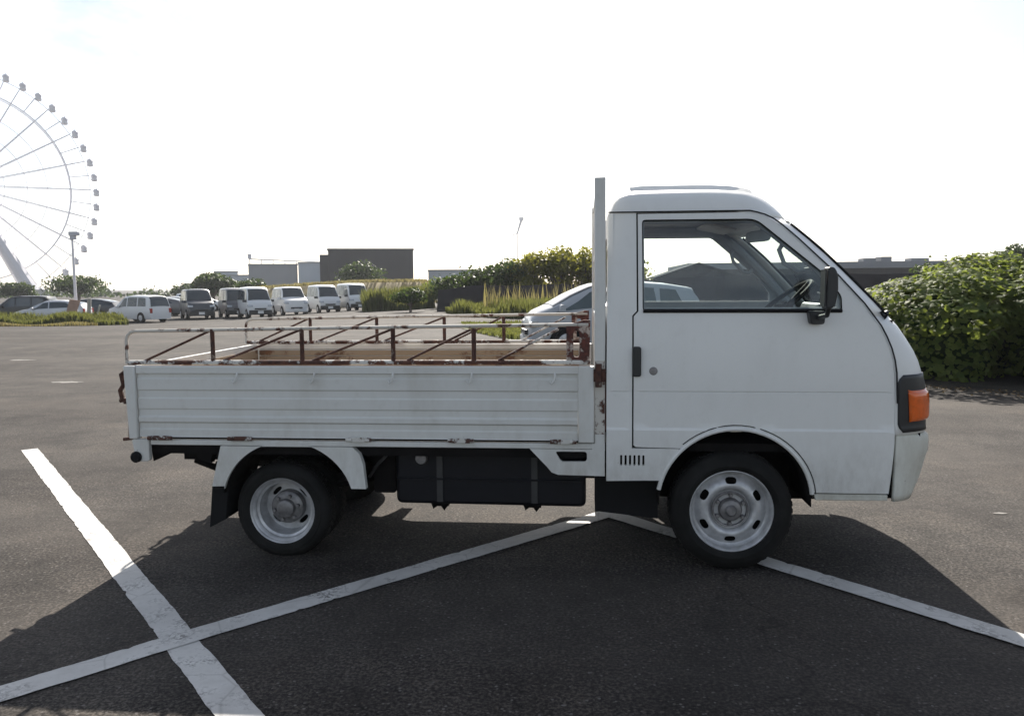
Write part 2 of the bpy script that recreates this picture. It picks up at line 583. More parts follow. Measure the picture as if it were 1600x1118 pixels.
def yin(z):
    """how far the cab side lies in from its widest plane"""
    y = 0.008 if z > 0.726 else 0.008 * max(0.0, min(1.0, (z - 0.714) / 0.012))
    if z > 0.95:
        y += 0.095 * ((z - 0.95) / 0.85) ** 1.5
    if z < 0.66:
        y += 0.03 * ((0.66 - z) / 0.3) ** 2
    if abs(z - 0.905) < 0.0035:
        y += 0.006
    return y
ROWS = [0.714, 0.726, 0.9005, 0.905, 0.9095, 1.10, 1.2, 1.3]

XE = [(0.36, 0.777), (0.40, 0.777), (0.66, 0.789), (1.0, 0.779), (1.116, 0.755), (1.224, 0.706), (1.332, 0.629),
      (1.471, 0.505), (1.65, 0.321), (1.718, 0.245), (1.768, 0.165), (1.787, 0.10)]
XC = [(0.36, 0.985), (0.70, 1.001), (0.85, 0.999), (0.93, 0.990), (1.0, 0.973), (1.06, 0.959), (1.113, 0.936), (1.17, 0.903), (1.231, 0.866),
      (1.3, 0.804), (1.408, 0.702), (1.5, 0.617), (1.6, 0.525), (1.7, 0.412), (1.766, 0.341), (1.80, 0.291)]
def lerp_t(t, z): return float(np.interp(z, [a for a, _ in t], [b for _, b in t]))
def xe(z): return lerp_t(XE, z)
def xc(z): return lerp_t(XC, z)
def corner(z): return lerp_t([(0.36, 12), (1.0, 12), (1.27, 7), (1.8, 5)], z)    # how square the cab corner is in plan
def front(s, z, off=0.0):
    w = W / 2 - yin(z)
    return (xe(z) + (xc(z) - xe(z)) * (1 - abs(s) ** corner(z)) + off,
            W / 2 + s * w + (off * abs(s) ** 6 * (1 if s > 0 else -1)), z)
def corner_s(f, z):
    """s at which the nose has come forward by the fraction f of its depth"""
    return (1 - min(1, max(0, f))) ** (1 / corner(z))

# --- door (near and far)
ARCH_C, ARCH_R = (0.035, 0.345), 0.385
door_front = [(0.777, 0.405), (0.789, 0.66), (0.786, 0.85), (0.779, 1.0), (0.770, 1.06), (0.755, 1.116), (0.733, 1.17), (0.706, 1.224), (0.629, 1.332), (0.505, 1.471),
              (0.321, 1.65), (0.245, 1.718), (0.205, 1.748), (0.165, 1.768), (0.13, 1.779), (0.085, 1.784)]
door_arch = [(ARCH_C[0] + ARCH_R * cos(radians(a)), ARCH_C[1] + ARCH_R * sin(radians(a))) for a in np.linspace(9, 133.5, 22)]
door_out = ([(0.416, 0.405), (0.772, 0.405)] + [(x - 0.005, z) for x, z in door_front[1:]] +
            [(-0.445, 1.784), (-0.443, 1.302), (-0.466, 1.278), (-0.466, 0.638), (-0.455, 0.630)] + [p for p in door_arch[::-1]])
door_out = door_out[::-1]
win_hole = round_poly([(-0.425, 1.755), (-0.423, 1.308), (0.532, 1.304), (0.530, 1.372), (0.444, 1.486), (0.128, 1.752)],
                      [0.02, 0.015, 0.01, 0.02, 0.02, 0.04], 4)
def side_maps(far, t=0.03, o=0.0):
    if far:
        return (lambda x, z: (x, W - yin(z) - o, z)), (lambda x, z: (x, W - yin(z) - o - t, z))
    return (lambda x, z: (x, yin(z) + o, z)), (lambda x, z: (x, yin(z) + o + t, z))

def inset_poly(poly, d):
    c = Vector((sum(p[0] for p in poly) / len(poly), sum(p[1] for p in poly) / len(poly)))
    out = []; n = len(poly)
    ar = sum(poly[i][0] * poly[(i + 1) % n][1] - poly[(i + 1) % n][0] * poly[i][1] for i in range(n))
    sgn = 1 if ar > 0 else -1
    for i in range(n):
        a = Vector(poly[i - 1]); b = Vector(poly[(i + 1) % n])
        t = (b - a).normalized()
        out.append((poly[i][0] - t.y * d * sgn, poly[i][1] + t.x * d * sgn))
    return out

for far in (False, True):
    fr, bk = side_maps(far)
    door = panel(MB(), door_out, [win_hole], fr, bk, ROWS, 0.045).build('door', M['cab_paint'], truck, 30)
    # dark jamb flange behind the shut lines
    f6, b6 = side_maps(far, 0.012, 0.031)
    panel(MB(), inset_poly(door_out, -0.009), [inset_poly(door_out, 0.02)], f6, b6, (), 0.08).build('door_jamb', M['rubber'], truck, 30)
    # inner trim, glass, weather strip
    f2, b2 = side_maps(far, 0.03, 0.034)
    trim_hole = inset_poly(win_hole, 0.012)
    panel(MB(), inset_poly(door_out, 0.012), [trim_hole], f2, b2, (), 0.08).build('door_trim', M['grey_trim'], door, 30)
    f3, b3 = side_maps(far, 0.004, 0.014)
    panel(MB(), inset_poly(win_hole, -0.006), [], f3, None, (), 0.12).build('window_pane', M['glass'], door, 30)
    f4, _ = side_maps(far, 0, 0.006)
    seal = MB(); loop = [f4(*p) for p in resample(win_hole, 0.05)]
    seal.tube(loop + [loop[0]], 0.0055, 6)
    f5, _ = side_maps(far, 0, -0.001)
    a = Vector(f5(-0.42, 1.305)); b = Vector(f5(0.53, 1.301))
    seal.tube([a, b], 0.011, 6)
    seal.build('window_seal', M['rubber'], door)
    sg = 1 if far else -1
    y0 = W - yin(1.05) if far else yin(1.05)
    hb = MB()
    hp = round_poly([(-0.472, 1.13), (-0.431, 1.13), (-0.431, 0.982), (-0.472, 0.982)], 0.013, 4)
    hb.prism(hp, y0 + sg * 0.022, y0 - sg * 0.012)
    hb.build('door_handle', M['black'], door, bevel=0.004)
    lk = MB(); lk.lathe([(0.0, sg * 0.006), (0.016, sg * 0.006), (0.021, sg * 0.002), (0.022, -sg * 0.002)], (-0.370, y0, 1.008), 20)
    lk.build('key_lock', M['hub'], door)
    # arch lip
    lip = MB()
    ly = (W - 0.004 if far else 0.004)
    pts = [(ARCH_C[0] + (ARCH_R - 0.006) * cos(radians(t)), ly + (-1 if far else 1) * ((lambda z: 0.0 if z > 0.70 else yin(z))(ARCH_C[1] + ARCH_R * sin(radians(t)))), ARCH_C[1] + (ARCH_R - 0.006) * sin(radians(t))) for t in np.linspace(8, 170, 30)]
    lip.tube(pts, 0.011, 8)
    lip.build('arch_lip', M['cab_paint'], truck)
    lb = MB()
    pts = [(p[0] + (p[0] - ARCH_C[0]) * 0.045, p[2] + (p[2] - ARCH_C[1]) * 0.045) for p in pts]
    pts = [(x, (W - yin(z) + 0.0005) if far else yin(z) - 0.0005, z) for x, z in pts]
    lb.tube(pts[:23], 0.0028, 5)
    lb.build('arch_seal', M['rubber'], truck)
    # rear pillar with lower quarter, sill
    pil = [(-0.600, 0.452), (-0.415, 0.457)] + [(ARCH_C[0] + ARCH_R * cos(radians(t)), ARCH_C[1] + ARCH_R * sin(radians(t))) for t in np.linspace(163, 135.0, 8)] + \
          [(-0.25, 0.622), (-0.474, 0.622), (-0.474, 1.281), (-0.452, 1.305), (-0.453, 1.789), (-0.585, 1.789), (-0.594, 1.6), (-0.600, 1.0)]
    slots = [round_poly([(-0.532 + 0.022 * k, 0.535), (-0.521 + 0.022 * k, 0.535), (-0.521 + 0.022 * k, 0.588), (-0.532 + 0.022 * k, 0.588)], 0.004, 2) for k in range(6)]
    panel(MB(), pil, slots, fr, bk, ROWS, 0.045).build('rear_pillar', M['cab_paint'], truck, 30)
    gb = MB(); yb = (W - yin(0.56) - 0.028) if far else yin(0.56) + 0.028
    gb.box(-0.55, -0.39, min(yb, yb + sg * -0.004), max(yb, yb - sg * 0.004), 0.52, 0.60).build('vent_backing', M['under'], truck)
    sl = MB(); sl.prism([(0.428, 0.365), (0.772, 0.368), (0.772, 0.398), (0.421, 0.398)], (W - 0.03) if far else 0.03, (W - 0.09) if far else 0.09)
    sl.build('sill', M['bumper_paint'], truck, bevel=0.004)
    # drip rail above the door and down the front pillar
    dr = MB()
    pts = [f5(-0.592, 1.794), f5(0.10, 1.792)] + [(f5(x + 0.006, z + 0.004)) for x, z in door_front[::-1][1:]]
    pts = [(p[0], p[1] + (0.004 if far else -0.004), p[2]) for p in pts]
    dr.tube(pts[:15], 0.0038, 6)
    dr.build('drip_rail', M['rubber'], truck)
    # mirror on its stalk (driver's side)
    if far:
        continue
    mm = 1 if far else 0
    my = (W + 0.17) if far else -0.17
    sy = 1 if far else -1
    outl = round_poly([(0.386, 1.312), (0.425, 1.325), (0.438, 1.40), (0.436, 1.475), (0.418, 1.507), (0.392, 1.507)], 0.016, 4)
    mir = MB().prism(outl, my - 0.042, my + 0.042).build('wing_mirror', M['black'], truck, bevel=0.014)
    mg = MB().prism([(0.378, 1.33), (0.385, 1.33), (0.385, 1.495), (0.378, 1.495)], my - 0.035, my + 0.035).build('mirror_glass', M['black'], mir)
    st = MB()
    base_y = (W - yin(1.27)) if far else yin(1.27)
    st.tube([(0.40, base_y, 1.275), (0.405, base_y + sy * 0.07, 1.272), (0.41, my - sy * 0.03, 1.285), (0.412, my, 1.335)], 0.012, 8)
    st.prism(round_poly([(0.372, 1.238), (0.434, 1.238), (0.440, 1.30), (0.362, 1.302)], 0.012, 3), base_y - sy * 0.01, base_y + sy * 0.055)
    st.build('mirror_stalk', M['black'], mir, bevel=0.004)

# --- front, windscreen, roof, back of the cab
SP = 0.85
ZB, ZT = 1.272, 1.742
body = MB()
zr = [0.70, 0.74, 0.80, 0.86, 0.93, 1.0, 1.05, 1.1, 1.16, 1.22, ZB]
hs = [0, 0.3, 0.55, 0.7, 0.78, 0.84, 0.88, 0.91, 0.935, 0.955, 0.97, 0.982, 0.99, 0.996, 1]
ss = [-x for x in hs[::-1]] + hs[1:]
NS = len(ss) - 1
body.grid(lambda a, b: front(np.interp(a * NS, range(NS + 1), ss), np.interp(b * 10, range(11), zr)), NS, 10)
zr2 = [ZB, 1.34, 1.42, 1.5, 1.58, 1.66, 1.72, 1.76]
for sgn in (-1, 1):
    body.grid(lambda a, b: front(sgn * (SP + (1 - SP) * a), np.interp(b * 7, range(8), zr2)), 8, 7)
body.grid(lambda a, b: front(-SP + 2 * SP * a, ZT + (1.76 - ZT) * b), 16, 1)
def roof(a, t):
    s = -1 + 2 * a
    s = math.copysign(1 - (1 - abs(s)) ** 2.2, s)
    xf, yf, _ = front(s, 1.76)
    x = -0.585 + (xf + 0.585) * t
    y = W / 2 + s * (W / 2 - yin(1.79) + 0.004)
    dome = (1 - (1 - t) ** 26) * (1 - t ** 8)
    rib = 0.033 * sm((0.09 - abs(abs(s) - 0.40)) / 0.03) * sm((t - 0.10) / 0.03) * sm((0.86 - t) / 0.04)
    z = 1.791 - 0.031 * max(0.0, (t - 0.80) / 0.20) ** 1.3 + dome * (0.106 * (1 - abs(s) ** 22) + 0.046 * (1 - s * s)) + rib
    return (x, y, z)
tt = [0, .01, .025, .04, .06, .08, .1, .115, .13, .2, .3, .4, .5, .6, .7, .78, .82, .86, .88, .91, .94, .97, 1]
body.grid(lambda a, b: roof(a, np.interp(b * 22, range(23), tt)), 60, 22)
cab = body.build('cab_shell', M['cab_paint'], truck, 40, thick=0.012)
ws = MB().grid(lambda a, b: front(-SP + 2 * SP * a, ZB + (ZT - ZB) * b, 0.004), 24, 10)
wso = ws.build('windscreen', M['ws_glass'], truck)
wl = MB()
for sg_ in (-1, 1):
    wl.tube([front(sg_ * SP, z, 0.005) for z in np.linspace(ZB, ZT - 0.012, 12)], 0.008, 6)
for z_ in (ZB, ZT):
    wl.tube([front(s_, z_, 0.001) for s_ in np.linspace(-SP, SP, 40)], 0.0045, 6)
wl.build('windscreen_seal', M['rubber'], wso)
for s0 in (-0.55, 0.15):
    wp = MB()
    p0 = Vector(front(s0, ZB + 0.0, 0.02)); p1 = Vector(front(s0 + 0.25, ZB + 0.09, 0.025)); p2 = Vector(front(s0 + 0.5, ZB + 0.035, 0.02))
    wp.tube([p0, p1], 0.006, 6); wp.tube([p1 + (p0 - p2) * 0.35, p1 + (p2 - p0) * 0.35], 0.005, 6)
    wp.build('wiper', M['black'], wso)
pv = MB()
p = Vector(front(-0.93, 1.275, 0.004)); pv.lathe([(0, 0.02), (0.016, 0.016), (0.022, 0)], (p.x, p.y - 0.005, p.z), 14)
pv.tube([p, p + Vector((0.03, 0.02, 0.015))], 0.012, 6)
pv.build('wiper_pivot', M['black'], truck)
# back wall with a window
yzf = (lambda y, z: (-0.592, y, z)); yzb = (lambda y, z: (-0.567, y, z))
back_out = [(0.02, 0.46), (W - 0.02, 0.46), (W - 0.03, 1.2), (W - 0.09, 1.787), (0.09, 1.787), (0.03, 1.2)]
back_win = round_poly([(0.28, 1.32), (W - 0.28, 1.32), (W - 0.30, 1.68), (0.30, 1.68)], 0.05, 4)
bw = panel(MB(), back_out, [back_win], yzf, yzb, (), 0.1).build('back_wall', M['cab_paint'], truck)
panel(MB(), inset_poly(back_win, -0.01), [], lambda y, z: (-0.580, y, z), None, (), 0.15).build('rear_window', M['glass'], bw)
# headliner, floor, dash, seats, wheel, inner mirror
hl = MB()
def liner(a, t):
    x, y, z = roof(a, 0.03 + 0.93 * t)
    return (x, W / 2 + (y - W / 2) * 0.95, min(z - 0.03, 1.80 + 0.04 * (1 - (2 * a - 1) ** 2)))
hl.grid(liner, 16, 8)
hl.build('headliner', M['headliner'], truck, 50)
for far in (False, True):
    pb = MB()
    y1 = W - 0.115 if far else 0.115
    for (x0, z0), (x1, z1) in zip([(0.70, 1.24), (0.60, 1.365), (0.50, 1.475), (0.32, 1.655), (0.24, 1.72)], [(0.60, 1.365), (0.50, 1.475), (0.32, 1.655), (0.24, 1.72), (0.14, 1.775)]):
        pb.tube([(x0 - .01, y1 + (-0.11 if far else 0.11) * max(0, z0 - 1.3), z0), (x1 - .01, y1 + (-0.11 if far else 0.11) * (z1 - 1.3), z1)], 0.028, 8)
    pb.tube([(0.13, y1 + (-0.055 if far else .055), 1.768), (-0.55, y1 + (-0.055 if far else .055), 1.772)], 0.034, 8)
    pb.build('pillar_trim', M['grey_trim'], truck)
    gh = MB()
    y2 = W - 0.15 if far else 0.15
    gh.tube([(0.285, y2, 1.655), (0.255, y2, 1.60), (0.28, y2, 1.535), (0.35, y2, 1.495), (0.41, y2, 1.505), (0.445, y2, 1.545)] if not far else
            [(0.285, y2, 1.66), (0.255, y2, 1.635), (0.27, y2, 1.58), (0.335, y2, 1.51), (0.375, y2, 1.505), (0.395, y2, 1.53)], 0.0115, 8)
    gh.build('grab_handle', M['grey_trim'], truck)
fl = MB().box(-0.56, 0.80, 0.06, W - 0.06, 0.60, 0.64)
fl.box(0.72, 0.76, 0.06, W - 0.06, 0.62, 1.2)
fl.box(0.76, 0.93, 0.07, W - 0.07, 0.66, 0.70)  # plate added to close the hollow nose against leaking sun
fl.box(0.765, 0.815, 0.05, W - 0.05, 0.376, 0.66)  # apron added to stop sun slipping through behind the bumper
fl.box(0.60, 0.80, 0.12, W - 0.12, 1.235, 1.25)  # cowl plate added to keep sun out of the nose
fl.build('cab_floor_and_light_stops', M['under'], truck)
da = MB().prism(round_poly([(0.40, 0.95), (0.76, 0.95), (0.74, 1.20), (0.66, 1.262), (0.52, 1.275), (0.43, 1.235)], 0.03, 4), 0.12, W - 0.12)
da.build('dashboard', M['grey_trim'], truck)
pod = MB().prism(round_poly([(0.47, 1.23), (0.62, 1.24), (0.60, 1.315), (0.49, 1.335)], 0.03, 4), 0.26, 0.62)
pod.build('instrument_pod', M['black'], truck, bevel=0.01)
for y0, y1 in ((0.18, 0.68), (0.72, W - 0.18)):
    se = MB().prism(round_poly([(-0.45, 0.86), (0.05, 0.86), (0.07, 0.98), (-0.40, 0.96)], 0.04, 4), y0, y1)
    se.prism(round_poly([(-0.53, 0.92), (-0.41, 0.92), (-0.45, 1.285), (-0.55, 1.285)], 0.035, 4), y0 + 0.02, y1 - 0.02)
    se.build('seat', M['seat'], truck, bevel=0.02)
stw = MB()
cst = Vector((0.335, 0.42, 1.325)); nst = Vector((-0.62, 0, 0.78)).normalized(); e1 = Vector((0, 1, 0)); e2 = nst.cross(e1)
ring = [cst + (e1 * cos(t) + e2 * sin(t)) * 0.19 for t in np.linspace(0, 2 * pi, 33)]
stw.tube(ring, 0.0125, 8)
for t in (0.3, pi - 0.3, 1.5 * pi):
    stw.tube([cst - nst * 0.03, cst + (e1 * cos(t) + e2 * sin(t)) * 0.185], 0.012, 6)
stw.tube([cst - nst * 0.0, cst - nst * 0.30], 0.03, 10)
stw.lathe([(0, 0.02), (0.05, 0.015), (0.055, -0.03)], tuple(cst - nst * 0.02), 16, 'z')
stw.build('steering_wheel', M['rubber'], truck)
im = MB()
im.prism(round_poly([(0.205, 1.665), (0.335, 1.675), (0.345, 1.745), (0.21, 1.725)], 0.02, 4), 0.70, 0.76)
im.tube([(0.30, 0.78, 1.74), (0.315, 0.80, 1.80)], 0.008, 6)
im.build('rear_view_mirror', M['grey_trim'], truck, bevel=0.006)
for y0, y1 in ((0.17, 0.62), (1.0, W - 0.17)):
    MB().prism([(0.02, 1.79), (0.20, 1.752), (0.205, 1.766), (0.025, 1.806)], y0, y1).build('sun_visor', M['headliner'], truck, bevel=0.004)

# --- lamps, grille, bumper
def wrap(mb, s0, s1, z0, z1, off, n=10, m=6):
    mb.grid(lambda a, b: front(s0 + (s1 - s0) * a, z0 + (z1 - z0) * b, off), n, m)
    return mb
for sgn in (-1, 1):
    q = MB()
    def hous(a, b, sgn=sgn):
        z = 0.712 + (0.99 - 0.712) * b
        cut = 0.16 * max(0, (b - 0.84) / 0.16) ** 2 + 0.12 * max(0, (0.15 - b) / 0.15) ** 2    # rounded rear corners
        f = 0.045 + cut + (0.93 - 0.045 - cut) * a
        return front(sgn * corner_s(f, z), z, 0.006)
    q.grid(hous, 18, 14)
    lamp = q.build('headlamp_housing', M['black'], truck, thick=0.014)
    am = MB()
    def lens(a, b, sgn=sgn):
        z = 0.760 + (0.912 - 0.760) * b
        f = 0.27 + 0.03 * (1 - b) + 0.66 * a
        bulge = 0.014 * (1 - abs(2 * a - 1) ** 6) * (1 - abs(2 * b - 1) ** 8)
        return front(sgn * corner_s(f, z), z, 0.009 + bulge + 0.0003 * sin(b * 30 * pi))
    am.grid(lens, 16, 42)
    am.build('indicator_lens', M['amber'], lamp, 50, thick=0.006)
    hl_ = MB()
    wrap(hl_, sgn * 0.78, sgn * 0.45, 0.745, 0.925, 0.012)
    hl_.build('headlight', M['lamp_glass'], truck)
gr = MB(); wrap(gr, -0.5, 0.5, 0.76, 0.90, 0.01, 20, 3); gr.build('grille', M['black'], truck, thick=0.01)
bm_ = MB()
bprof = [(0.368, 0.94), (0.40, 0.955), (0.47, 0.985), (0.585, 1.018), (0.60, 1.026), (0.655, 1.028), (0.680, 1.022), (0.700, 0.995)]
def bump_s(a, b):
    z = np.interp(b * 7, range(8), [p[0] for p in bprof]); o = np.interp(b * 7, range(8), [p[1] for p in bprof])
    s = -1 + 2 * a; s = math.copysign(1 - (1 - abs(s)) ** 2.6, s)
    w = W / 2 - 0.012
    return (0.797 + (o - 0.797) * (1 - abs(s) ** 12), W / 2 + s * w, z)
bm_.grid(bump_s, 90, 7)
bm_.build('front_bumper', M['bumper_paint'], truck, 40, thick=0.02)

# far-side corner mirror on a short arm (catches the sun past the windscreen foot)
cmn = MB()
cmn.tube([(0.86, 1.40, 1.14), (0.93, 1.44, 1.24), (0.95, 1.45, 1.30)], 0.008, 6)
cmn.build('corner_mirror_arm', M['black'], truck)
cm_ = MB(); cm_.lathe([(0, 0.035), (0.04, 0.03), (0.066, 0.015), (0.075, 0.0), (0.0, -0.004)], (0.93, 1.45, 1.315), 20, 'z')
cm_.build('corner_mirror', M['white_plain'], truck)

# block added between the cab back and the headboard to stop sunlight
MB().box(-0.606, -0.5995, 0.72, 0.90, 0.30, 1.32).build('cab_gap_light_stop', M['rubber'], truck)

# --- wheels
def wheel_front(y, sg, parent):
    """sg -1: outer face towards -Y"""
    c = (0.024, y, 0.300)
    w = thing('front_wheel', None, None); w.parent = parent
    for k in ('label', 'category'):
        if k in w: del w[k]
    R = 0.302
    prof = [(0.204, 0.010), (0.212, -0.008), (0.228, -0.016), (0.236, -0.019), (0.240, -0.016), (0.262, -0.015), (0.266, -0.011), (0.287, 0.000), (0.297, 0.014), (R, 0.03), (R, 0.135), (0.288, 0.155), (0.25, 0.172), (0.20, 0.165)]
    t = MB().lathe([(r, sg * -1 * o) for r, o in prof], c, 64)
    for k in range(52):                                   # tread blocks
        a = 2 * pi * k / 52
        e = Vector((cos(a), 0, sin(a))); g = Vector((-sin(a), 0, cos(a)))
        b0 = Vector(c) + e * (R - 0.001)
        for o0, o1, sh in ((0.030, 0.058, 0), (0.066, 0.098, 0.5), (0.106, 0.134, 0)):
            vs_ = []
            aa = a + sh * 2 * pi / 52
            e = Vector((cos(aa), 0, sin(aa))); g = Vector((-sin(aa), 0, cos(aa)))
            b0 = Vector(c) + e * (R - 0.002)
            for hh, ww in ((0, 0.0125), (0.006, 0.0115)):
                for o in (o0, o1):
                    for q in (-1, 1):
                        vs_.append(b0 + e * hh + g * q * ww + Vector((0, -sg * o, 0)))
            t.add(vs_, [(0, 1, 3, 2), (4, 6, 7, 5), (0, 4, 5, 1), (2, 3, 7, 6), (0, 2, 6, 4), (1, 5, 7, 3)])
    t.build('tyre', M['tyre'], w, 50)
    # rim with rolled edge and dished centre with six slots
    rp = [(0.192, 0.034), (0.199, 0.004), (0.204, 0.000), (0.209, 0.002), (0.210, 0.012), (0.204, 0.016)]
    MB().lathe([(r, -sg * o) for r, o in rp], c, 64).build('rim', M['rim'], w, 50)
    dp = [(0.196, 0.030), (0.188, 0.048), (0.178, 0.052), (0.168, 0.046), (0.150, 0.030), (0.130, 0.022), (0.115, 0.024), (0.104, 0.036), (0.098, 0.048), (0.090, 0.050), (0.0, 0.050)]
    rs = np.array([a for a, _ in dp])[::-1]; os_ = np.array([b for _, b in dp])[::-1]
    outl = [(0.196 * cos(t), 0.196 * sin(t)) for t in np.linspace(0, 2 * pi, 72, endpoint=False)]
    holes = []
    for k in range(6):
        a = 2 * pi * k / 6 + pi / 2
        hole = []
        for q in np.linspace(0, 2 * pi, 14, endpoint=False):
            rr2 = 0.150 + 0.0165 * math.copysign(abs(sin(q)) ** 0.7, sin(q)); th = a + 0.185 * math.copysign(abs(cos(q)) ** 0.7, cos(q))
            hole.append((rr2 * cos(th), rr2 * sin(th)))
        holes.append(hole)
    def fm(off):
        def f(x, z):
            r = hypot(x, z)
            return (c[0] + x, c[1] - sg * (float(np.interp(r, rs, os_)) + off), c[2] + z)
        return f
    panel(MB(), outl, holes, fm(0), fm(0.006), (), 0.018, rings=(0.188, 0.178, 0.168, 0.159, 0.150, 0.140, 0.130, 0.122, 0.115, 0.109, 0.104, 0.098, 0.090, 0.07, 0.04)).build('wheel_disc', M['rim'], w, 45)
    hb = MB().lathe([(0.080, -sg * 0.046), (0.082, -sg * 0.034), (0.088, -sg * 0.032), (0.092, -sg * 0.036), (0.093, -sg * 0.05)], c, 36)
    hb.lathe([(0.0, -sg * -0.004), (0.020, -sg * -0.004), (0.026, -sg * 0.002), (0.030, -sg * 0.012), (0.050, -sg * 0.018), (0.058, -sg * 0.03), (0.060, -sg * 0.048)], c, 28)
    for k in range(6):
        a = 2 * pi * k / 6 + 0.5
        p = (c[0] + 0.072 * cos(a), c[1], c[2] + 0.072 * sin(a))
        hb.lathe([(0.0, -sg * 0.028), (0.009, -sg * 0.028), (0.012, -sg * 0.034), (0.012, -sg * 0.050)], p, 6)
    hb.build('wheel_hub', M['hub'], w)
    MB().lathe([(0.19, -sg * 0.075), (0.0, -sg * 0.075)], c, 24).build('brake_drum', M['under'], w)
    return w
wheel_front(0.035, -1, truck)
wheel_front(W - 0.035, 1, truck)

def wheel_rear(y, sg, parent):
    c = (-2.318, y, 0.248)
    w = thing('rear_wheel', None, None); w.parent = parent
    for k in ('label', 'category'):
        if k in w: del w[k]
    R = 0.258
    for y_off in (0.0, 0.17):
        prof = [(0.172, 0.006), (0.180, -0.006), (0.200, -0.012), (0.214, -0.014), (0.217, -0.010), (0.230, -0.010), (0.246, 0.004), (0.253, 0.016), (R, 0.03), (R, 0.118), (0.250, 0.135), (0.22, 0.15), (0.17, 0.145)]
        t = MB().lathe([(r, -sg * (o + y_off)) for r, o in prof], c, 60)
        for k in range(46):
            for o0, o1, sh in ((0.030, 0.056, 0), (0.062, 0.088, 0.5), (0.094, 0.118, 0)):
                aa = 2 * pi * (k + sh) / 46
                e = Vector((cos(aa), 0, sin(aa))); g = Vector((-sin(aa), 0, cos(aa)))
                b0 = Vector(c) + e * (R - 0.002); vs_ = []
                for hh, ww in ((0, 0.0125), (0.006, 0.0115)):
                    for o in (o0, o1):
                        for q in (-1, 1):
                            vs_.append(b0 + e * hh + g * q * ww + Vector((0, -sg * (o + y_off), 0)))
                t.add(vs_, [(0, 1, 3, 2), (4, 6, 7, 5), (0, 4, 5, 1), (2, 3, 7, 6), (0, 2, 6, 4), (1, 5, 7, 3)])
        t.build('tyre', M['tyre'], w, 50)
    rp = [(0.168, 0.016), (0.173, 0.000), (0.178, -0.003), (0.182, 0.004), (0.178, 0.010)]
    MB().lathe([(r, -sg * o) for r, o in rp], c, 60).build('rim', M['rim'], w, 50)
    well = [(0.176, 0.004), (0.166, 0.014), (0.158, 0.020), (0.154, 0.034), (0.142, 0.040), (0.138, 0.110), (0.132, 0.122)]
    MB().lathe([(r, -sg * o) for r, o in well], c, 60).build('rim_barrel', M['rim'], w, 40)
    outl = [(0.137 * cos(t), 0.137 * sin(t)) for t in np.linspace(0, 2 * pi, 48, endpoint=False)]
    holes = []
    for k in range(4):
        a = 2 * pi * k / 4 + 0.75
        hole = []
        for q in np.linspace(0, 2 * pi, 12, endpoint=False):
            rr2 = 0.108 + 0.012 * sin(q); th = a + 0.30 * math.copysign(abs(cos(q)) ** 0.7, cos(q))
            hole.append((rr2 * cos(th), rr2 * sin(th)))
        holes.append(hole)
    panel(MB(), outl, holes, lambda x, z: (c[0] + x, c[1] - sg * 0.120, c[2] + z), lambda x, z: (c[0] + x, c[1] - sg * 0.127, c[2] + z), (), 0.02).build('wheel_disc', M['rim'], w)
    hb = MB().lathe([(0, -sg * 0.028), (0.036, -sg * 0.028), (0.046, -sg * 0.034), (0.050, -sg * 0.060), (0.078, -sg * 0.064), (0.088, -sg * 0.072), (0.090, -sg * 0.122)], c, 32)
    for k in range(6):
        a = 2 * pi * k / 6 + 0.2
        p = (c[0] + 0.066 * cos(a), c[1], c[2] + 0.066 * sin(a))
        hb.lathe([(0, -sg * 0.046), (0.009, -sg * 0.046), (0.011, -sg * 0.052), (0.011, -sg * 0.066)], p, 6)
    hb.build('wheel_hub', M['hub'], w)
    MB().lathe([(0.14, -sg * 0.16), (0.0, -sg * 0.16)], c, 24).build('brake_drum', M['under'], w)
    return w
wheel_rear(0.085, -1, truck)
wheel_rear(W - 0.085, 1, truck)

# --- load bed
BX0, BX1 = -3.055, -0.742           # gate length
def gate_profile():
    """(outward offset, z) of the corrugated drop side, outside face"""
    return [(0.000, 0.656), (0.004, 0.660), (0.004, 0.694), (0.010, 0.702), (0.010, 0.728), (-0.002, 0.738), (-0.002, 0.760), (0.008, 0.770),
            (0.008, 0.800), (0.003, 0.808), (0.003, 0.858), (0.009, 0.866), (0.009, 0.900), (0.003, 0.908), (0.003, 0.962), (0.010, 0.972), (0.010, 0.990),
            (-0.004, 0.994), (-0.004, 1.026), (0.002, 1.031)]
def gate(name, x0, x1, y_out, sg, parent):
    pr = gate_profile(); mb = MB()
    ins = [(0.028, 1.031), (0.034, 1.026), (0.034, 0.996), (0.022, 0.990), (0.022, 0.656)]
    loop = [(y_out + sg * o, z) for o, z in pr] + [(y_out + sg * o, z) for o, z in ins]
    n = len(loop)
    vs_ = [(x0, y, z) for y, z in loop] + [(x1, y, z) for y, z in loop]
    fs_ = [(i, (i + 1) % n, (i + 1) % n + n, i + n) for i in range(n)] + [tuple(range(n))[::-1], tuple(range(n, 2 * n))]
    mb.add(vs_, fs_)
    return mb.build(name, M['bed_paint'], parent, 30)
near_gate = gate('side_gate', BX0, BX1, 0.012, 1, truck)
far_gate = gate('side_gate', BX0, BX1, W - 0.012, -1, truck)
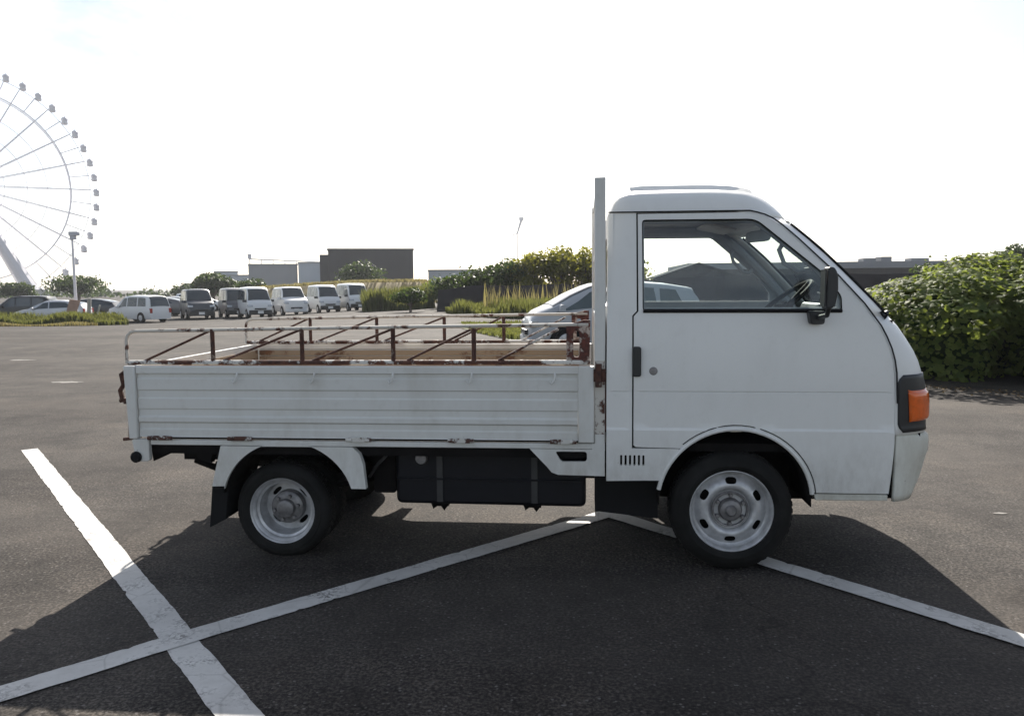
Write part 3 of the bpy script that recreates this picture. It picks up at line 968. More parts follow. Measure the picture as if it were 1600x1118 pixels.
for g_, yy, sg in ((near_gate, 0.036, 1), (far_gate, W - 0.036, -1)):
    lin = MB()                                             # weathered lining of horizontal boards inside the gate
    for z0, z1 in ((0.70, 0.79), (0.796, 0.86), (0.866, 0.905), (0.911, 0.945), (0.951, 0.985)):
        lin.box(BX0 + 0.01, BX1 - 0.01, min(yy, yy + sg * 0.01), max(yy, yy + sg * 0.01), z0, z1)
    lin.build('gate_lining', M['bed_inside'], g_, bevel=0.002)
    so = -sg
    yo = 0.004 if sg == 1 else W - 0.004
    for x in (-2.515, -2.103, -1.692, -1.288, -0.869):
        hk = MB()
        hk.tube([(x + 0.012, yo + 0.0, 0.996), (x + 0.014, yo + so * 0.012, 0.985), (x + 0.008, yo + so * 0.016, 0.960), (x - 0.004, yo + so * 0.014, 0.945), (x - 0.014, yo + so * 0.012, 0.958)], 0.0055, 6)
        hk.build('rope_hook', M['bed_paint'], g_)
    for x in (-2.936, -2.499, -1.867, -1.335, -0.816):
        hg = MB()
        for dx in (-0.05, 0.05):
            hg.tube([(x + dx - 0.016, yo + so * 0.006, 0.652), (x + dx + 0.016, yo + so * 0.006, 0.652)], 0.011, 8)
        hg.box(x - 0.05, x + 0.05, min(yo, yo + so * 0.006), max(yo, yo + so * 0.006), 0.640, 0.664)
        hg.build('gate_hinge', M['rust_light'], g_, bevel=0.002)
# tail gate
tg = MB()
tp = [(-3.085 + o, z) for o, z in gate_profile()] + [(-3.055, 1.031), (-3.055, 0.656)]
tg.prism(tp, 0.055, W - 0.055)
tgo = tg.build('tail_gate', M['bed_paint'], truck, 30)
MB().box(-3.052, -3.045, 0.07, W - 0.07, 0.70, 0.99).build('gate_lining', M['bed_inside'], tgo)
for y in (0.03, W - 0.03):
    lt = MB()
    lt.tube([(-3.125, y, 1.00), (-3.150, y, 0.985), (-3.140, y, 0.93), (-3.160, y, 0.90), (-3.150, y, 0.85)], 0.013, 6)
    lt.box(-3.135, -3.110, y - 0.02, y + 0.02, 0.83, 0.86)
    lt.tube([(-3.13, y, 0.85), (-3.165, y, 0.845)], 0.012, 6)
    lt.build('gate_latch', M['rust'], tgo, bevel=0.002)
    lw = MB()
    lw.tube([(-3.115, y, 0.76), (-3.118, y, 0.655), (-3.09, y, 0.645)], 0.009, 6)
    lw.tube([(-3.155, y, 0.638), (-3.10, y, 0.645)], 0.010, 6)
    lw.build('lower_catch', M['rust'], tgo)
    po = MB()
    y0 = 0.0 if y < 0.5 else W - 0.05
    po.prism([(-3.108, 0.645), (-3.060, 0.645), (-3.060, 1.032), (-3.122, 1.032)], y0, y0 + 0.05)
    po.build('corner_post', M['bed_paint'], truck, bevel=0.006)
    br = MB()
    br.prism(round_poly([(-3.100, 0.643), (-3.006, 0.643), (-3.004, 0.525), (-3.06, 0.520), (-3.085, 0.56)], 0.015, 3), y0 + 0.008, y0 + 0.04)
    br.build('tail_bracket', M['bed_paint'], truck, bevel=0.004)
    ru = MB(); ru.lathe([(0, -0.02), (0.022, -0.02), (0.030, -0.012), (0.030, 0.012), (0.022, 0.02), (0, 0.02)], (-3.075, y0 + 0.01, 0.548), 18)
    ru.build('rubber_stop', M['rubber'], truck)
fl = MB()
for k in range(9):
    y = 0.05 + k * (W - 0.1) / 9
    fl.box(-3.05, -0.70, y + 0.002, y + (W - 0.1) / 9 - 0.002, 0.655, 0.685)
fl.build('bed_floor', M['bed_inside'], truck)
for y0 in (0.018, W - 0.053):
    MB().box(-3.0, -0.61, y0, y0 + 0.035, 0.612, 0.640).build('bed_side_rail', M['bed_paint'], truck, bevel=0.004)
for y0 in (0.05, W - 0.07):
    MB().box(-3.0, -0.70, y0, y0 + 0.02, 0.560, 0.668).build('gate_slit_backing', M['under'], truck)  # dark backing added to close the bright slit under the gate
MB().box(-0.70, -0.605, 0.06, W - 0.06, 0.585, 0.688).build('bed_front_light_stop', M['under'], truck)  # added to stop a sun streak falling through the bed front
cmr = MB()
for x in (-2.85, -2.42, -1.756, -1.40, -1.045):
    cmr.box(x - 0.012, x + 0.012, 0.055, W - 0.055, 0.565, 0.640)
cmr.build('bed_cross_member', M['bed_paint'], truck)
# front corner post, headboard and its side brackets
for far in (False, True):
    y0, y1 = (W - 0.06, W - 0.005) if far else (0.005, 0.06)
    MB().box(-0.7415, -0.661, y0, y1, 0.645, 1.031).build('corner_post', M['bed_paint'], truck, bevel=0.006)
    hp = MB().box(-0.660, -0.606, y0 + 0.012, y1 - 0.012, 0.60, 1.958)
    hp.build('headboard_post', M['bed_paint'], truck, bevel=0.006)
    MB().box(-0.657, -0.609, (y0 + 0.009) if not far else y1 - 0.015, (y0 + 0.015) if not far else y1 - 0.009, 0.69, 1.06).build('post_sleeve', M['rust_stain'], truck)
    hr = MB()
    hr.tube([(-0.64, (y0 - 0.006) if not far else y1 + 0.006, 1.045), (-0.64, (y0 - 0.006) if not far else y1 + 0.006, 0.93)], 0.016, 8)
    hr.box(-0.665, -0.605, (y0 - 0.004) if not far else y1 - 0.004, (y0 + 0.004) if not far else y1 + 0.004, 0.955, 1.02)
    hr.tube([(-0.60, y0 + 0.02, 1.0), (-0.60, y0 + 0.02, 0.70)], 0.010, 6)
    hr.build('headboard_hinge', M['rust'], truck)
    sgm, _b = side_maps(far)
    gus = [(-0.985, 0.611), (-0.90, 0.522), (-0.875, 0.492), (-0.842, 0.480), (-0.608, 0.476), (-0.608, 0.642), (-0.670, 0.642), (-0.672, 0.611)]
    hole = round_poly([(-0.858, 0.600), (-0.697, 0.600), (-0.697, 0.549), (-0.826, 0.547)], 0.016, 4)
    panel(MB(), gus, [hole], (lambda x, z: (x, W - 0.015, z)) if far else (lambda x, z: (x, 0.015, z)),
          (lambda x, z: (x, W - 0.03, z)) if far else (lambda x, z: (x, 0.03, z)), (), 0.04).build('bed_gusset', M['bed_paint'], truck)
hb = MB()
for z in (1.25, 1.60, 1.935):
    hb.box(-0.652, -0.622, 0.05, W - 0.05, z - 0.018, z + 0.018)
for k in range(1, 8):
    y = k * W / 8
    hb.tube([(-0.637, y, 1.26), (-0.637, y, 1.93)], 0.010, 8)
hb.box(-0.650, -0.615, 0.05, W - 0.05, 0.66, 1.24)
hb.build('headboard', M['bed_paint'], truck, bevel=0.003)

# --- rusty guard rails of welded tube on both sides of the bed
for far in (False, True):
    y = W - 0.07 if far else 0.055
    zt = 1.235
    # far frame keeps the same layout
    gname = 'guard_rail'
    tr = MB()
    tr.tube([(-3.128, y, 1.04), (-3.126, y, 1.165), (-3.117, y, 1.19), (-3.098, y, 1.207), (-3.07, y, 1.212), (-2.07, y, 1.224), (-0.69, y, 1.238)], 0.0098, 8)
    rail = tr.build(gname, M['rust_rail'], truck)
    br_ = MB(); br_.tube([(-3.12, y, 1.046), (-0.68, y, 1.048)], 0.0135, 8); br_.build('bottom_rail', M['rust_paint'], rail)
    posts = [-2.652, -2.170, -1.688, -1.270]
    for x in posts:
        MB().tube([(x, y, 1.05), (x, y, 1.222)], 0.0120, 8).build('post', M['rust'], rail)
    for x0, x1 in ((-3.03, -2.66), (-2.60, -2.18), (-2.12, -1.70), (-1.62, -1.285), (-1.15, -0.84)):
        MB().tube([(x0, y + 0.004, 1.055), (x1, y + 0.004, 1.215)], 0.0066, 8).build('brace', M['rust'] if x0 > -2.7 and x0 < -1.3 or x0 < -3 else M['rust_light'], rail)
    pl = MB()
    hole = [round_poly([(-0.765, 1.075), (-0.735, 1.075), (-0.735, 1.205), (-0.765, 1.205)], 0.01, 2)]
    panel(pl, [(-0.80, 1.035), (-0.685, 1.035), (-0.680, 1.26), (-0.715, 1.26), (-0.80, 1.235)], hole, lambda x, z: (x, y - 0.006, z), lambda x, z: (x, y + 0.006, z), (), 0.04)
    pl.build('end_plate', M['rust_plate'], rail)

# --- rear mudguard, mud flap, chassis, tank
for far in (False, True):
    fy = (lambda o: W - o) if far else (lambda o: o)
    ac = (-2.257, 0.300)
    inner = [(ac[0] + 0.355 * cos(radians(a)), ac[1] + 0.335 * sin(radians(a))) for a in np.linspace(16, 166, 26)]
    outl = [(-1.905, 0.610), (-1.868, 0.575), (-1.850, 0.52), (-1.838, 0.392), (-1.912, 0.392)] + inner + [(-2.600, 0.396), (-2.668, 0.394), (-2.612, 0.610)]
    panel(MB(), outl, [], lambda x, z: (x, fy(0.012), z), lambda x, z: (x, fy(0.05), z), (), 0.04).build('mudguard', M['bed_paint'], truck, 30)
    ln = MB()
    ln.grid(lambda a, b: (ac[0] + 0.362 * cos(radians(12 + 158 * a)), fy(0.03 + 0.40 * b), ac[1] + 0.325 * sin(radians(12 + 158 * a))), 20, 2)
    ln.build('wheel_housing', M['under'], truck, thick=0.006)
    mf = MB().prism([(-2.715, 0.155), (-2.620, 0.205), (-2.600, 0.40), (-2.690, 0.40)], fy(0.06), fy(0.38))
    mf.build('mud_flap', M['rubber'], truck, bevel=0.004)
    # under-bed tail panel
    MB().prism([(-3.05, 0.608), (-2.70, 0.608), (-2.73, 0.585), (-2.87, 0.580), (-3.035, 0.505)], fy(0.10), fy(0.16)).build('tail_valance', M['under'], truck)
    MB().prism([(-2.78, 0.608), (-2.67, 0.608), (-2.70, 0.505), (-2.77, 0.525)], fy(0.07), fy(0.12)).build('bed_stay', M['under'], truck)
    # front wheel housing
    wh = MB()
    wh.grid(lambda a, b: (ARCH_C[0] + 0.375 * cos(radians(-2 + 184 * a)), fy(0.03 + 0.45 * b), ARCH_C[1] + 0.375 * sin(radians(-2 + 184 * a))), 24, 2)
    wh.build('wheel_housing', M['under'], truck, thick=0.006)
    MB().prism([(-0.655, 0.255), (-0.33, 0.22), (-0.33, 0.45), (-0.655, 0.45)], fy(0.16), fy(0.40)).build('mud_flap', M['rubber'], truck)
ch = MB()
for y0 in (0.40, 1.14):
    ch.box(-3.02, 0.80, y0, y0 + 0.08, 0.45, 0.555)
for x in (-2.98, -2.55, -1.9, -1.2, -0.5, 0.55):
    ch.box(x, x + 0.08, 0.42, 1.2, 0.47, 0.54)
ch.tube([(-2.277, 0.2, 0.258), (-2.277, W - 0.2, 0.258)], 0.045, 10)
ch.lathe([(0, -0.12), (0.10, -0.1), (0.13, 0), (0.10, 0.1), (0, 0.12)], (-2.277, W / 2, 0.262), 20)
ch.tube([(-2.2, W / 2, 0.28), (-0.4, W / 2, 0.36)], 0.035, 10)
ch.tube([(0.018, 0.2, 0.30), (0.018, W - 0.2, 0.30)], 0.04, 8)
for y in (0.30, W - 0.30):
    for k in range(3):
        ch.tube([(-2.9 + 0.12 * k, y, 0.47 - 0.02 * k), (-2.6 + .1 * k, y, 0.36), (-2.277, y, 0.315 + 0.02 * k), (-1.95 - .1 * k, y, 0.36), (-1.68 - 0.12 * k, y, 0.44)], 0.018, 6)
ch.build('chassis', M['under'], truck)
en = MB()
en.box(-0.54, 0.62, 0.42, 1.2, 0.26, 0.60)
en.box(-1.1, -0.54, 0.66, 0.96, 0.30, 0.48)
en.build('engine', M['under'], truck, bevel=0.03)
tk = MB().prism(round_poly([(-1.708, 0.285), (-0.702, 0.280), (-0.702, 0.572), (-1.708, 0.568)], 0.035, 4), 0.13, 0.44)
tk.build('fuel_tank', M['tank'], truck, bevel=0.02)
tk = MB()
tk.lathe([(0, -0.02), (0.028, -0.02), (0.032, -0.008), (0.032, 0.05)], (-1.565, 0.12, 0.535), 18)
tk.build('filler_cap', M['hub'], truck)
for x in (-1.49, -0.99):
    st = MB()
    st.tube([(x - 0.05, 0.22, 0.30), (x - 0.03, 0.22, 0.245), (x, 0.23, 0.27), (x + 0.02, 0.23, 0.235), (x + 0.06, 0.22, 0.295)], 0.012, 6)
    st.box(x - 0.03, x + 0.05, 0.20, 0.28, 0.255, 0.285)
    st.build('tank_strap', M['under'], truck)
for x in (-1.47, -0.97):
    MB().box(x - 0.016, x + 0.016, 0.121, 0.126, 0.30, 0.575).build('strap_band', M['strap'], truck)
MB().box(-1.70, -0.71, 0.118, 0.132, 0.418, 0.428).build('tank_seam', M['tank'], truck, bevel=0.003)
for z0, pts in ((0.60, [(-1.85, 0.10, 0.597), (-1.2, 0.10, 0.592), (-0.72, 0.10, 0.598), (-0.60, 0.12, 0.50)]), (0.5, [(-1.86, 0.16, 0.42), (-1.80, 0.12, 0.50), (-1.74, 0.12, 0.56), (-1.60, 0.115, 0.585)])):
    MB().tube(pts, 0.009, 6).build('brake_hose', M['strap'], truck)
sp = MB(); sp.lathe([(0.12, 0.0), (0.25, -0.01), (0.27, 0.04), (0.27, 0.12), (0.25, 0.15), (0.12, 0.14)], (-2.62, W / 2 + 0.1, 0.36), 32, 'z')
sp.build('spare_tyre', M['tyre'], truck)
ex = MB()
ex.tube([(-0.6, 1.05, 0.33), (-1.5, 1.02, 0.33), (-1.9, 1.0, 0.42), (-2.6, 1.0, 0.45), (-3.0, 1.0, 0.44)], 0.025, 8)
ex.lathe([(0.0, 0), (0.07, 0.02), (0.07, 0.5), (0, 0.52)], (-1.65, 1.02, 0.33), 16, 'x')
ex.build('exhaust', M['rust'], truck)
bt = MB().prism(round_poly([(-1.84, 0.33), (-1.72, 0.33), (-1.72, 0.56), (-1.84, 0.56)], 0.015, 3), 0.18, 0.44)
bt.build('battery_box', M['under'], truck)

#==REST==
# ------------------------------------------------------------------ foliage helpers
M['kudzu'] = leaf_mat('vine_leaves', (0.060, 0.100, 0.026), (0.190, 0.225, 0.070), 0.5, 0.62)
M['leaf_dark'] = leaf_mat('dark_leaves', (0.022, 0.042, 0.014), (0.060, 0.090, 0.028), 0.35)
M['leaf_yellow'] = leaf_mat('yellow_green_leaves', (0.075, 0.095, 0.016), (0.200, 0.190, 0.036), 0.5)
M['grass_green'] = leaf_mat('grass_blades', (0.050, 0.072, 0.024), (0.165, 0.170, 0.070), 0.38)
M['grass_dry'] = leaf_mat('dry_grass_blades', (0.16, 0.13, 0.075), (0.30, 0.26, 0.16), 0.3)
M['core'] = simple('foliage_core', (0.022, 0.036, 0.014), 1.0, var=0.5, scale=3, spec=0.0)  # dark filler for the solid cores inside the vines
M['bark'] = simple('bark', (0.10, 0.075, 0.055), 0.9, var=0.35, scale=9)
M['turf'] = simple('turf', (0.085, 0.095, 0.032), 0.95, var=0.45, scale=1.3)
M['dry_turf'] = simple('dry_turf', (0.24, 0.20, 0.11), 0.95, var=0.35, scale=0.5)

def leaf_mesh(name, C_, Nrm, size, mat, parent=None, aspect=0.8, fold=0.18, jitter=0.5):
    """many small folded leaves (4 triangles each) as one mesh"""
    n = len(C_)
    C_ = np.asarray(C_, float); Nrm = np.asarray(Nrm, float) + RNG.normal(0, jitter, (n, 3))
    Nrm /= np.linalg.norm(Nrm, axis=1, keepdims=True) + 1e-9
    t = RNG.normal(0, 1, (n, 3)); t -= Nrm * np.sum(t * Nrm, 1, keepdims=True)
    t /= np.linalg.norm(t, axis=1, keepdims=True) + 1e-9
    b = np.cross(Nrm, t)
    sz = size * RNG.uniform(0.6, 1.3, (n, 1))
    v = np.empty((n, 6, 3))
    v[:, 0] = C_ - t * sz * 0.5
    v[:, 1] = C_ - t * sz * 0.12 + b * sz * 0.5 * aspect - Nrm * sz * fold
    v[:, 2] = C_ + t * sz * 0.26 + b * sz * 0.34 * aspect - Nrm * sz * fold
    v[:, 3] = C_ + t * sz * 0.56 - Nrm * sz * 0.12
    v[:, 4] = C_ + t * sz * 0.26 - b * sz * 0.34 * aspect - Nrm * sz * fold
    v[:, 5] = C_ - t * sz * 0.12 - b * sz * 0.5 * aspect - Nrm * sz * fold
    base = (np.arange(n) * 6)[:, None]
    q = np.concatenate([base + np.array([0, 1, 2, 3]), base + np.array([0, 3, 4, 5])], 1).reshape(-1, 4)
    me = bpy.data.meshes.new(name)
    me.vertices.add(n * 6); me.vertices.foreach_set('co', v.ravel())
    me.loops.add(q.size); me.loops.foreach_set('vertex_index', q.ravel().astype(np.int32))
    me.polygons.add(len(q)); me.polygons.foreach_set('loop_start', (np.arange(len(q)) * 4).astype(np.int32))
    me.update(calc_edges=True)
    me.materials.append(mat)
    o = bpy.data.objects.new(name, me); COL.objects.link(o); o.parent = parent
    o['kind'] = 'stuff'
    return o

def blades(name, pts, hs, mat, parent=None, w=0.03, lean=0.35):
    n = len(pts); P = np.asarray(pts, float); h = np.asarray(hs, float)[:, None]
    a = RNG.uniform(0, 2 * pi, n); d = np.stack([np.cos(a), np.sin(a), np.zeros(n)], 1)
    e = np.stack([-np.sin(a), np.cos(a), np.zeros(n)], 1)
    ln = RNG.uniform(0.1, 1, (n, 1)) * lean
    ww = w * RNG.uniform(0.6, 1.4, (n, 1))
    v = np.empty((n, 5, 3)); up = np.array([0, 0, 1.0])
    v[:, 0] = P - e * ww; v[:, 1] = P + e * ww
    v[:, 2] = P + up * h * 0.6 + d * h * ln * 0.35 + e * ww * 0.8
    v[:, 3] = P + up * h * 0.6 + d * h * ln * 0.35 - e * ww * 0.8
    v[:, 4] = P + up * h + d * h * ln
    me = bpy.data.meshes.new(name)
    base = np.arange(n) * 5
    fs = []
    loops = np.empty((n, 7), np.int32)
    loops[:, :4] = base[:, None] + np.array([0, 1, 2, 3]); loops[:, 4:] = base[:, None] + np.array([3, 2, 4])
    me.vertices.add(n * 5); me.vertices.foreach_set('co', v.ravel())
    me.loops.add(n * 7); me.loops.foreach_set('vertex_index', loops.ravel())
    st = np.empty((n, 2), np.int32); st[:, 0] = np.arange(n) * 7; st[:, 1] = np.arange(n) * 7 + 4
    me.polygons.add(n * 2); me.polygons.foreach_set('loop_start', st.ravel())
    me.update(calc_edges=True)
    me.materials.append(mat)
    o = bpy.data.objects.new(name, me); COL.objects.link(o); o.parent = parent
    o['kind'] = 'stuff'
    return o

def ellip_points(n, c, r, lump=0.18, lo=-0.5, depth=0.25):
    """points and outward directions in the outer shell of a lumpy ellipsoid"""
    d = RNG.normal(0, 1, (n * 2, 3)); d /= np.linalg.norm(d, axis=1, keepdims=True)
    d = d[d[:, 2] > lo][:n]
    ph = RNG.uniform(0, 6.28, 6); fq = RNG.uniform(2.0, 5.5, 6)
    k = 1 + lump * (np.sin(d[:, 0] * fq[0] + ph[0]) * np.sin(d[:, 1] * fq[1] + ph[1]) + 0.6 * np.sin(d[:, 2] * fq[2] * 1.6 + d[:, 0] * fq[3] + ph[2]))
    k *= 1 - depth * RNG.uniform(0, 1, len(d)) ** 2
    p = np.asarray(c) + d * np.asarray(r) * k[:, None]
    nn = d / np.asarray(r); nn /= np.linalg.norm(nn, axis=1, keepdims=True)
    return p, nn

def blob(mb, c, r, seg=14, rings=8):
    vs = []; fs = []
    ph = random.uniform(0, 6)
    for j in range(rings + 1):
        th = pi * j / rings
        for i in range(seg):
            a = 2 * pi * i / seg
            k = 1 + 0.10 * sin(3 * a + ph + 2 * th) + 0.06 * sin(5 * a - 3 * th)
            vs.append((c[0] + r[0] * sin(th) * cos(a) * k, c[1] + r[1] * sin(th) * sin(a) * k, c[2] + r[2] * cos(th) * k))
    for j in range(rings):
        for i in range(seg):
            i2 = (i + 1) % seg
            fs.append((j * seg + i, j * seg + i2, (j + 1) * seg + i2, (j + 1) * seg + i))
    return mb.add(vs, fs)

def tree(name, label, cat, x, y, h, r, mat, n=900, leaf=0.28, group=None, trunk=True, clumps=7, low=0.25, z=None, flat=1.0):
    z0 = gz(x, y) if z is None else z
    root = thing(name, label, cat, (x, y, z0), 0, group)
    pts = []; nrm = []
    lim = MB()
    lim.tube([(0, 0, -0.1), (0.05 * r, 0, h * 0.3), (-0.03 * r, 0.04 * r, h * 0.62)], [0.09 * r, 0.07 * r, 0.03 * r], 7)
    for k in range(clumps):
        a = 2 * pi * k / clumps + random.uniform(-.4, .4)
        rr_ = r * random.uniform(0.35, 0.72) if k else 0
        cz = h * (low + (1 - low) * random.uniform(0.30, 0.80)) if k else h * 0.80
        cr = r * random.uniform(0.38, 0.6)
        c = (rr_ * cos(a), rr_ * sin(a), min(cz, h - cr * 0.75))
        p, q = ellip_points(max(20, n // clumps), c, (cr * 1.15, cr * 1.15, cr * 0.8 * flat), 0.22, -0.7, 0.55)
        pts.append(p); nrm.append(q)
        lim.tube([(0, 0, h * 0.25), (c[0] * 0.5, c[1] * 0.5, c[2] * 0.7), (c[0] * 0.95, c[1] * 0.95, c[2])], [0.045 * r, 0.03 * r, 0.008 * r], 5)
    lim.build('trunk', M['bark'], root)
    leaf_mesh('crown', np.concatenate(pts), np.concatenate(nrm), leaf, mat, root, jitter=0.7)
    return root

# ------------------------------------------------------------------ vine-covered bush to the right of the truck
def vine_bush(label, lumps, n, leaf=0.115):
    root = thing('vine_bush', label, 'bush', (lumps[0][0], lumps[0][1], 0))
    ox, oy = lumps[0][0], lumps[0][1]
    core = MB(); P = []; Q = []
    area = sum(l[2] * l[3] for l in lumps)
    for (x, y, rx, ry, h) in lumps:
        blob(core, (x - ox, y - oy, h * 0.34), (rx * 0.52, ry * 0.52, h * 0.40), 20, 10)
        k = int(n * rx * ry / area)
        p, q = ellip_points(k, (x - ox, y - oy, h * 0.36), (rx, ry, h * 0.64), 0.10, -0.62, 0.13)
        p[:, 2] = np.maximum(p[:, 2], 0.03)
        # leaves lie in drooping tiers: tilt them up and out
        q = q * np.array([0.8, 0.8, 0.55]) + np.array([0, 0, 0.75])
        tier = np.sin(p[:, 2] * 19 + 3 * np.sin(p[:, 0] * 2.3) + 2 * np.sin(p[:, 1] * 2.9 + p[:, 0]))
        d = np.stack([p[:, 0] - (x - ox), p[:, 1] - (y - oy)], 1); d /= np.linalg.norm(d, axis=1, keepdims=True) + 1e-6
        p[:, :2] += d * (0.11 * tier)[:, None]
        # the canopy overhangs: below it the growth falls back into a hollow
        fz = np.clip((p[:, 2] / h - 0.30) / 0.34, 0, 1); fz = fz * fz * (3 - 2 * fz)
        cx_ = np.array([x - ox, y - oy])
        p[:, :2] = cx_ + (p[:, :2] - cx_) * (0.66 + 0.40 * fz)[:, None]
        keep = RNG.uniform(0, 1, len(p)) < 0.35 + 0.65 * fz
        p, q = p[keep], q[keep]
        P.append(p); Q.append(q)
    core.build('light_block_core', M['core'], root, 180)['kind'] = 'stuff'  # solid dark blobs added inside the leaves to block light
    leaf_mesh('leaves', np.concatenate(P), np.concatenate(Q), leaf, M['kudzu'], root, aspect=1.0, jitter=0.33)
    # runners and loose sprays that stick out of the outline
    sp = MB(); sp_p = []; sp_q = []
    for k in range(70):
        x, y, rx, ry, h = random.choice(lumps)
        a = random.uniform(pi, 2 * pi); e = random.uniform(0.05, 1.3)
        c = Vector((x - ox + rx * cos(a) * cos(e) * 0.95, y - oy + ry * sin(a) * cos(e) * 0.95, h * 0.36 + h * 0.62 * sin(e)))
        o = Vector((cos(a) * cos(e), sin(a) * cos(e), 0.55 + sin(e) * 0.5)).normalized()
        q1 = c + o * 0.16; q2 = c + o * 0.26 + Vector((random.uniform(-.08, .08), random.uniform(-.08, .08), -0.03))
        sp.tube([c, q1, q2], [0.005, 0.004, 0.002], 4)
        for t in np.linspace(0.1, 1, 6):
            sp_p.append(tuple(c + (q2 - c) * t + Vector([random.uniform(-.06, .06) for _ in range(3)]))); sp_q.append((0, -0.3, 1))
    sp.build('runners', M['bark'], root)['kind'] = 'stuff'
    leaf_mesh('runner_leaves', sp_p, sp_q, leaf * 0.85, M['kudzu'], root, aspect=0.9, jitter=0.5)
    return root
vine_bush('broad mass of green vines at the asphalt edge ahead of the truck nose',
          [(4.75, 8.9, 1.35, 1.55, 1.62), (6.4, 8.6, 1.7, 1.85, 1.74), (5.6, 9.7, 1.6, 1.5, 1.78), (8.4, 8.1, 1.9, 1.9, 1.66), (8.0, 9.9, 2.4, 1.7, 1.70), (10.8, 7.7, 2.0, 2.0, 1.70), (13.2, 7.6, 1.9, 2.0, 1.72)], 80000, 0.088)

M['litter'] = leaf_mat('dead_leaves', (0.10, 0.065, 0.035), (0.22, 0.16, 0.09), 0.1, 0.8)
lp = []
for k in range(1500):
    x = random.uniform(2.6, 14); y0_ = 7.55 - 0.16 * min(x - 2.6, 9)
    y = y0_ - abs(random.gauss(0, 0.32)) + 0.25 * sin(x * 2.1)
    lp.append((x, y, 0.012))
tag(leaf_mesh('leaf_litter', lp, [(0, 0, 1)] * len(lp), 0.045, M['litter'], None, jitter=0.25), 'dead leaves strewn on the asphalt at the foot of the vines', 'litter')

# ------------------------------------------------------------------ dark sheeted bank, grass and shrubs in the middle distance
M['bank'] = simple('dark_sheeting', (0.034, 0.031, 0.034), 0.95, var=0.35, scale=0.8, spec=0.05)
mb = MB()
def bankf(a, b):
    x = -9.2 + 27 * a; y = 41.2 - 0.20 * (x + 9.2)
    h = (1.45 + 0.42 * sm((x + 4) / 12)) * (0.86 + 0.14 * sm(a * 12)) + 0.02 * sin(x * 1.7)
    prof = [(0, -0.05), (0.25, 0.55), (0.5, 0.94), (0.58, 1.0), (0.64, 0.97), (3.0, 0.0)]
    o, k = prof[int(round(b * 5))]
    return (x, y + o, k * h + gz(x, y))
mb.grid(bankf, 80, 5)
tag(mb.build('earth_bank', M['bank'], None, 60), 'long dark sheeted earth bank behind the grass', None, None, 'structure')

def scatter(poly, n):
    xs = [p[0] for p in poly]; ys = [p[1] for p in poly]; out = []
    while len(out) < n:
        p = (random.uniform(min(xs), max(xs)), random.uniform(min(ys), max(ys)))
        if inside(p, poly):
            out.append(p)
    return out

def grass(label, poly, n, h, mat, sheet_mat, name='grass', w=0.035, clump=0.5):
    cover = MB()
    pp = resample(poly, 1.0)
    V, Ed, Fc, _, _, _ = delaunay_2d_cdt([Vector((p[0] + random.uniform(-.25, .25), p[1] + random.uniform(-.25, .25))) for p in pp], [(i, (i + 1) % len(pp)) for i in range(len(pp))], [], 1, 1e-6)
    cover.add([(v.x, v.y, gz(v.x, v.y) + 0.02) for v in V], [tuple(f) for f in Fc])
    o = cover.build(name, sheet_mat, None, 180)
    tag(o, label, 'grass', None, 'stuff')
    pts = scatter(poly, n)
    P = [(x, y, gz(x, y)) for x, y in pts]
    hs = [h * (0.45 + 0.75 * (0.5 + 0.5 * sin(x * 1.3 + 2 * sin(y * 0.7))) * random.uniform(0.5, 1.2)) for x, y in pts]
    bl = blades('grass_blades', P, hs, mat, o, w)
    return o
grass('bright green grass mound in front of the dark bank', [(-8.2, 38.5), (-6.5, 33), (-2, 29), (0.6, 28.6), (1.4, 33), (1.6, 37.6), (-2, 39.2)], 14000, 0.7, M['grass_green'], M['turf'])
grass('thin grass on the lot between the truck and the silver car', [(-5.6, 27), (-4.2, 20.5), (-2.4, 16.4), (0.3, 16.0), (0.6, 22.6), (-1, 22.9), (-3.4, 26)], 9000, 0.16, M['grass_green'], M['turf'], w=0.02)
grass('tall green weeds below the leaning board at the lot edge', [(-35, 39.5), (-33, 36.5), (-28, 35.8), (-26.6, 37.2), (-26.8, 39.6), (-29, 41)], 8000, 0.66, M['grass_green'], M['turf'], w=0.04)
grass('strip of dry grass along the left lot edge', [(-42, 37.5), (-40, 33.0), (-27, 34.2), (-26, 35.4), (-33, 36.6)], 7000, 0.22, M['grass_dry'], M['dry_turf'], w=0.03)
grass('green grass slope right of the parked vans', [(-17.2, 54), (-15.4, 48), (-12.0, 46), (-11, 50), (-13, 56)], 7000, 1.3, M['grass_green'], M['turf'], w=0.06)
pl_pts = [(random.uniform(-6, 3), random.uniform(36, 38.8)) for _ in range(260)]
o = blades('plume_grass', [(x, y, 0) for x, y in pl_pts], [random.uniform(0.9, 1.75) for _ in pl_pts], M['grass_dry'], None, 0.035)
tag(o, 'tall pale plume grass standing against the dark bank', 'grass', None, 'stuff')

